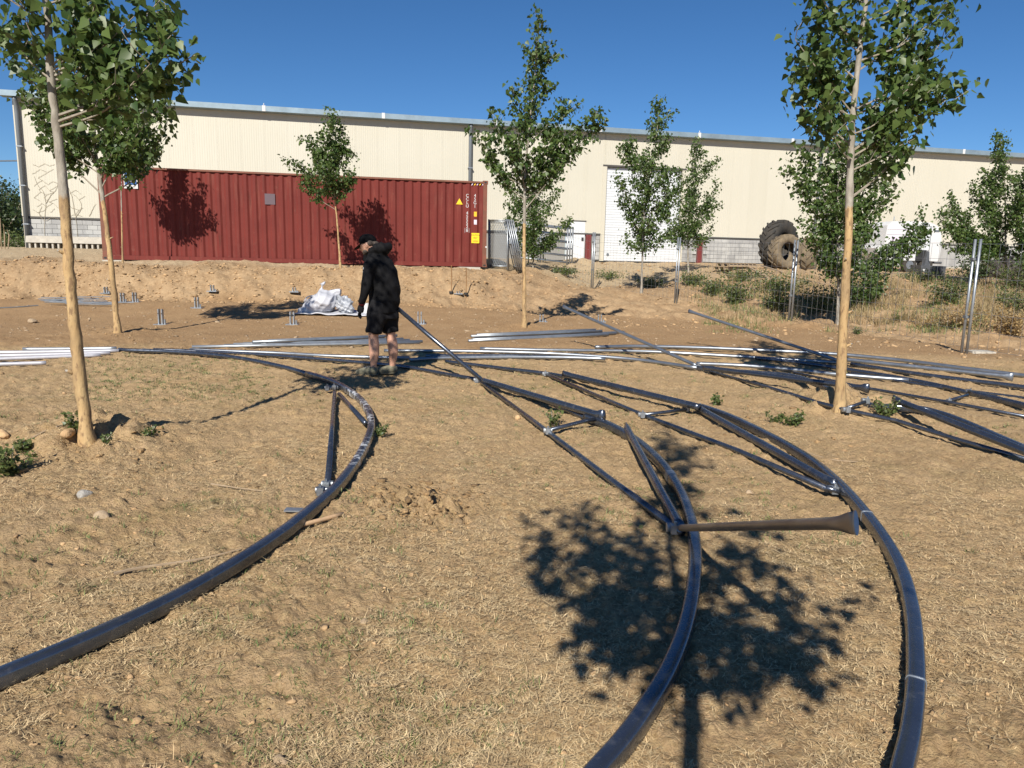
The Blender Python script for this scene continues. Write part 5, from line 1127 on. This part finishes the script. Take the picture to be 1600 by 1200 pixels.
# loose clods and pebbles
def rocks(name, x, y, s, m, seed, sink=.35, micro=True):
    rnd = np.random.default_rng(seed); t = (1+5**.5)/2
    I = np.array([(-1, t, 0), (1, t, 0), (-1, -t, 0), (1, -t, 0), (0, -1, t), (0, 1, t), (0, -1, -t), (0, 1, -t), (t, 0, -1), (t, 0, 1), (-t, 0, -1), (-t, 0, 1)])/math.sqrt(1+t*t)
    FI = np.array([(0, 11, 5), (0, 5, 1), (0, 1, 7), (0, 7, 10), (0, 10, 11), (1, 5, 9), (5, 11, 4), (11, 10, 2), (10, 7, 6), (7, 1, 8), (3, 9, 4), (3, 4, 2), (3, 2, 6), (3, 6, 8), (3, 8, 9), (4, 9, 5), (2, 4, 11), (6, 2, 10), (8, 6, 7), (9, 8, 1)])
    n = len(x); a = rnd.uniform(0, 6.28, n); sc_ = np.stack([s*rnd.uniform(.7, 1.3, n), s*rnd.uniform(.7, 1.3, n), s*rnd.uniform(.35, .7, n)], -1)
    V = I[None]*(1+rnd.normal(0, .36, (n, 12, 1)))*sc_[:, None, :]; c, q = np.cos(a)[:, None], np.sin(a)[:, None]
    V = np.stack([V[..., 0]*c-V[..., 1]*q, V[..., 0]*q+V[..., 1]*c, V[..., 2]], -1)+np.stack([x, y, H(x, y, micro)+s*(.42-sink)], -1)[:, None, :]
    return link(name, npmesh(name, V.reshape(-1, 3), (FI[None]+12*np.arange(n)[:, None, None]).reshape(-1, 3), 3), m, None, False)
x, y, r, rnd = wedge_points(5000, 1.8, 13.5, seed=31); s = np.minimum(.0025+rnd.exponential(.0033, len(x)), .022)*(.7+.06*r)
g_ = np.array([gp(rnd.normal(660, 50), rnd.normal(793, 20)) for _ in range(620)]+[gp(rnd.normal(215, 75), rnd.normal(715, 28)) for _ in range(120)]+[gp(rnd.normal(1250, 90), rnd.normal(655, 22)) for _ in range(120)]+[gp(rnd.normal(205, 40), rnd.normal(517, 8)) for _ in range(120)]+[gp(rnd.normal(820, 40), rnd.normal(514, 6)) for _ in range(60)])
M['clod_dark'] = mat('turned_soil', (.31, .20, .095), .95, col2=(.21, .13, .06), vscale=6, island=.35, bump=.8, bscale=60)
tag(rocks('turned_clods', g_[:, 0], g_[:, 1], np.minimum(.003+rnd.exponential(.0065, len(g_)), .030), M['clod_dark'], 35), 'freshly turned dark clods by the left arch and around the trunks', 'clods', kind='stuff')
tag(rocks('soil_clods', x, y, s, M['clod'], 32), 'loose soil clods and crumbs on the near ground', 'clods', kind='stuff')
n = 13000; px = rnd.uniform(-21, 20, n); yf = np.interp(px, GX, GYF); yt = np.interp(px, GX, GYT); py = yf+(yt-yf+1)*rnd.uniform(-.25, 1.0, n)**1.0; k_ = np.abs(px/py) < .82
px, py = px[k_], py[k_]; s = np.minimum(.008+rnd.exponential(.013, len(px)), .065)
tag(rocks('bank_rubble', px, py, s, M['clod'], 33), 'crumbled earth and pebbles over the bank', 'rubble', kind='stuff')
n = 3000; px = rnd.uniform(-12, 10, n); py = rnd.uniform(11.5, 20, n); k_ = np.abs(px/py) < .8; px, py = px[k_], py[k_]; s = np.minimum(.004+rnd.exponential(.008, len(px)), .05)
tag(rocks('field_pebbles', px, py, s, M['stone'], 34), 'small pebbles on the bare levelled soil', 'pebbles', kind='stuff')
def stone(px, py, s, lb, m='stone', seed=0):
    p = gp(px, py); rnd = np.random.default_rng(seed); b = MB(); b.sphere((0, 0, 0), (s*.8, s*.62, s*.42), 12, 8); me = remesh(b, 'stone', s*.13, 1, lambda V: s*.12*np.array([math.sin(3.1*a/s+seed)+math.sin(4.3*b_/s+2*c/s) for a, b_, c in V]))
    o = link('stone', me, M[m], None, False); o.location = (p[0], p[1], p[2]+s*.3); o.rotation_euler = (0, 0, rnd.uniform(0, 6)); tag(o, lb, 'stone', 'scattered stones')
M['grey_stone'] = mat('grey_stone', (.36, .34, .31), .9, col2=(.25, .235, .21), vscale=15, bump=.5)
for k, (px, py, s, lb, m) in enumerate(((134, 776, .055, 'grey stone below the base of the left front poplar', 'grey_stone'), (162, 812, .060, 'pale stone left of centre, below the grey stone', 'stone'), (571, 976, .030, 'small cream stone in the open near grass', 'stone'), (52, 505, .11, 'pale stone alone on the bare soil at the left', 'stone'),
                                       (2, 686, .09, 'dark clod at the left edge', 'clod'), (105, 682, .08, 'dark clod left of the left front poplar base', 'clod'), (620, 808, .05, 'darkest clod in the clod heap near the left arch', 'clod'), (1478, 664, .05, 'pale stone right of the low mound at the right poplar', 'stone'),
                                       (810, 655, .045, 'brown clod beside the lower chord of the middle arch', 'clod'), (1170, 772, .03, 'small stone inside the right arch', 'stone'), (438, 1195, .03, 'small stone at the bottom edge left of centre', 'stone'))):
    stone(px, py, s, lb, m, k)
M['cane'] = mat('tan_cane', (.50, .33, .19), .7, var=.3, vscale=20)
MB().tube(crom([gz(440, 828, .02), gz(480, 818, .03), gz(536, 803, .03)], 4), [.013]*9, 7).thing('cane', M['cane'], 'short tan cane lying beside the left arch', 'stick', smooth=True)
for P, r_, lb in (([(178, 896), (215, 888), (255, 882), (320, 872), (376, 858)], .008, 'long dry stem lying inside the left arch'), ([(88, 667), (130, 656), (190, 648), (238, 637)], .007, 'thin twig behind the left front poplar base'), ([(-10, 718), (25, 698), (72, 672)], .009, 'bent twig at the left edge'), ([(330, 756), (370, 762), (420, 768)], .005, 'thin straw stalk right of the left poplar mound'), ([(1255, 706), (1300, 718), (1345, 722)], .006, 'thin dry stalk before the right poplar mound')):
    Q = crom([gz(a, b, .012) for a, b in P], 5); MB().tube(Q, np.linspace(r_, r_*.5, len(Q)), 5).thing('twig', M['wood'], lb, 'twig', 'fallen twigs')
def weed(px, py, h, rx, n, lb, m='leaf_y', leaf=.03, seed=0, Y=None, blade=0):
    rnd = np.random.default_rng(seed); c = gp(px, py); c[2] = float(H(c[0], c[1], True)); root = empty('weed', c, lb, 'weed', 'weeds'); st = MB(); pts = []; ns = max(6, n//45)
    for k in range(ns):
        a = rnd.uniform(0, 6.28); q = rnd.uniform(.1, 1)**.7*rx; e_ = np.array([math.cos(a)*q, math.sin(a)*q, h*rnd.uniform(.45, 1.0)]); st.tube([(0, 0, -.02), e_*.5+np.array([0, 0, .1*h]), e_], [.003+.006*h, .004, .002], 3)
        kk = n//ns; f_ = rnd.uniform(.15, 1.03, kk)[:, None]; pts.append(e_*f_+rnd.normal(0, .07*(h+rx), (kk, 3)))
    st.build('stem', M['twig'], root, True); P = np.vstack(pts); P[:, 2] = np.abs(P[:, 2]); link('foliage', leaves_mesh('foliage', P, leaf, rnd, -.1, M[m]), None, root)
for k, (px, py, h, rx, n, lb, m, lf) in enumerate((
    (20, 742, .17, .14, 420, 'green weed at the left edge below the poplar mound', 'leaf_y', .030), (36, 708, .11, .07, 160, 'small weed above the left edge weed', 'leaf_y', .026), (118, 672, .16, .10, 200, 'weed just left of the left front poplar base', 'leaf_y', .024), (164, 694, .06, .06, 110, 'tiny weed right of the left front poplar base', 'leaf_y', .02), (236, 686, .08, .10, 150, 'weed where the left poplar shadow begins', 'leaf_y', .022),
    (592, 684, .10, .08, 170, 'small weed outside the bend of the left arch', 'leaf_y', .025), (864, 666, .18, .10, 130, 'upright weed beside the lower chord of the middle arch', 'leaf_y', .028), (1120, 637, .13, .09, 170, 'small weed between the right arch and the right poplar', 'leaf_y', .03), (1240, 668, .13, .14, 330, 'weed left of the right poplar mound', 'leaf_y', .028), (1210, 664, .10, .09, 150, 'lower weed left of the one by the mound', 'leaf_y', .026), (1386, 652, .15, .14, 320, 'weed right of the right poplar under the chord', 'leaf_y', .028),
    (1112, 458, .42, .40, 700, 'round green weed behind the second fence post pair', 'leaf_y', .06), (1150, 474, .50, .40, 800, 'dense green weed left of the third fence posts', 'leaf_y', .06), (1085, 446, .36, .45, 600, 'green weed right of the second fence post', 'leaf_y', .06), (1160, 438, .30, .9, 700, 'long low green weed before the pallets', 'leaf_y', .06), (1215, 455, .38, .75, 900, 'green weed under the muddy tyre', 'leaf_y', .06), (1212, 486, .55, .45, 700, 'dark weed left of the third fence posts foot', 'leaf_y', .055), (1285, 488, .6, .7, 900, 'olive weed behind the right poplar trunk', 'leaf_y', .055),
    (1015, 448, .25, .55, 600, 'flat dark weed at the grey poplar stem', 'leaf_y', .06), (880, 428, .22, .6, 450, 'flat green weed before the hurdles', 'leaf_y', .06), (955, 436, .2, .8, 400, 'low sparse weed before the roller door', 'leaf_y', .06), (1440, 438, .30, .8, 700, 'low green weed below the grey hopper', 'leaf_y', .06), (1520, 436, .65, .6, 900, 'dark round weed behind the nearest fence posts', 'leaf_far', .07), (1590, 455, .8, .9, 1200, 'tall olive weed at the right edge', 'leaf_y', .06),
    (1480, 476, .62, .55, 900, 'green and brown weed left of the nearest fence posts', 'leaf_y', .05), (1500, 512, .40, .45, 600, 'dry brown weed at the foot of the nearest fence posts', 'weed_dry', .04), (1580, 522, .48, .45, 800, 'brown weed low at the right edge', 'weed_dry', .045), (1585, 490, .62, .5, 800, 'green weed right of the nearest fence posts', 'leaf_y', .05), (1445, 512, .22, .35, 400, 'low dry weed right of the right poplar trunk', 'weed_dry', .035), (1400, 500, .12, .15, 150, 'small green weed on the earth right of the trunk', 'leaf_y', .03), (1340, 522, .12, .1, 120, 'tiny weed beside the right trunk', 'leaf_y', .03))):
    q_ = 1.3 if py < 530 and px > 800 else 1.0; weed(px, py, h*q_, rx*q_, int(n*q_*q_), lb, m, lf, 500+k)
# tall dry grass behind the fence
rnd = np.random.default_rng(77); P = [gp(rnd.uniform(1330, 1640), rnd.uniform(440, 505)) for _ in range(760)]+[gp(rnd.uniform(1100, 1330), rnd.uniform(440, 500)) for _ in range(130)]; P = np.array(P); k_ = fbm(P[:, 0], P[:, 1], 1.2, 2, 9)+rnd.normal(0, .1, len(P)) > -.12; P = P[k_]; nb = 30
x = np.repeat(P[:, 0], nb)+rnd.normal(0, .09, len(P)*nb); y = np.repeat(P[:, 1], nb)+rnd.normal(0, .09, len(P)*nb); n = len(x); hh = np.repeat(rnd.uniform(.35, 1.1, len(P)), nb)
o = link('dry_grass', blades('dry_grass', x, y, H(x, y, True)-.02, rnd.uniform(0, 6.28, n), rnd.uniform(.15, .48, n)*hh, np.full(n, .009), rnd.uniform(.9, 1.5, n), M['dryg'], .5), None)
tag(o, 'tall dry grass growing behind the fence at the right', 'grass', kind='stuff')

P = np.array([gp(rnd.uniform(1080, 1640), rnd.uniform(428, 520)) for _ in range(520)]); k_ = fbm(P[:, 0], P[:, 1], 1.5, 2, 19)+rnd.normal(0, .08, len(P)) > .02; P = P[k_]; nb = 26
x = np.repeat(P[:, 0], nb)+rnd.normal(0, .12, len(P)*nb); y = np.repeat(P[:, 1], nb)+rnd.normal(0, .12, len(P)*nb); n = len(x); hh = np.repeat(rnd.uniform(.4, 1.1, len(P)), nb)
o = link('green_scrub', blades('green_scrub', x, y, H(x, y, True)-.02, rnd.uniform(0, 6.28, n), rnd.uniform(.10, .36, n)*hh, np.full(n, .010), rnd.uniform(.7, 1.5, n), M['grass'], .5), None)
tag(o, 'olive green scrub grass among the dry grass behind the fence', 'scrub', kind='stuff')
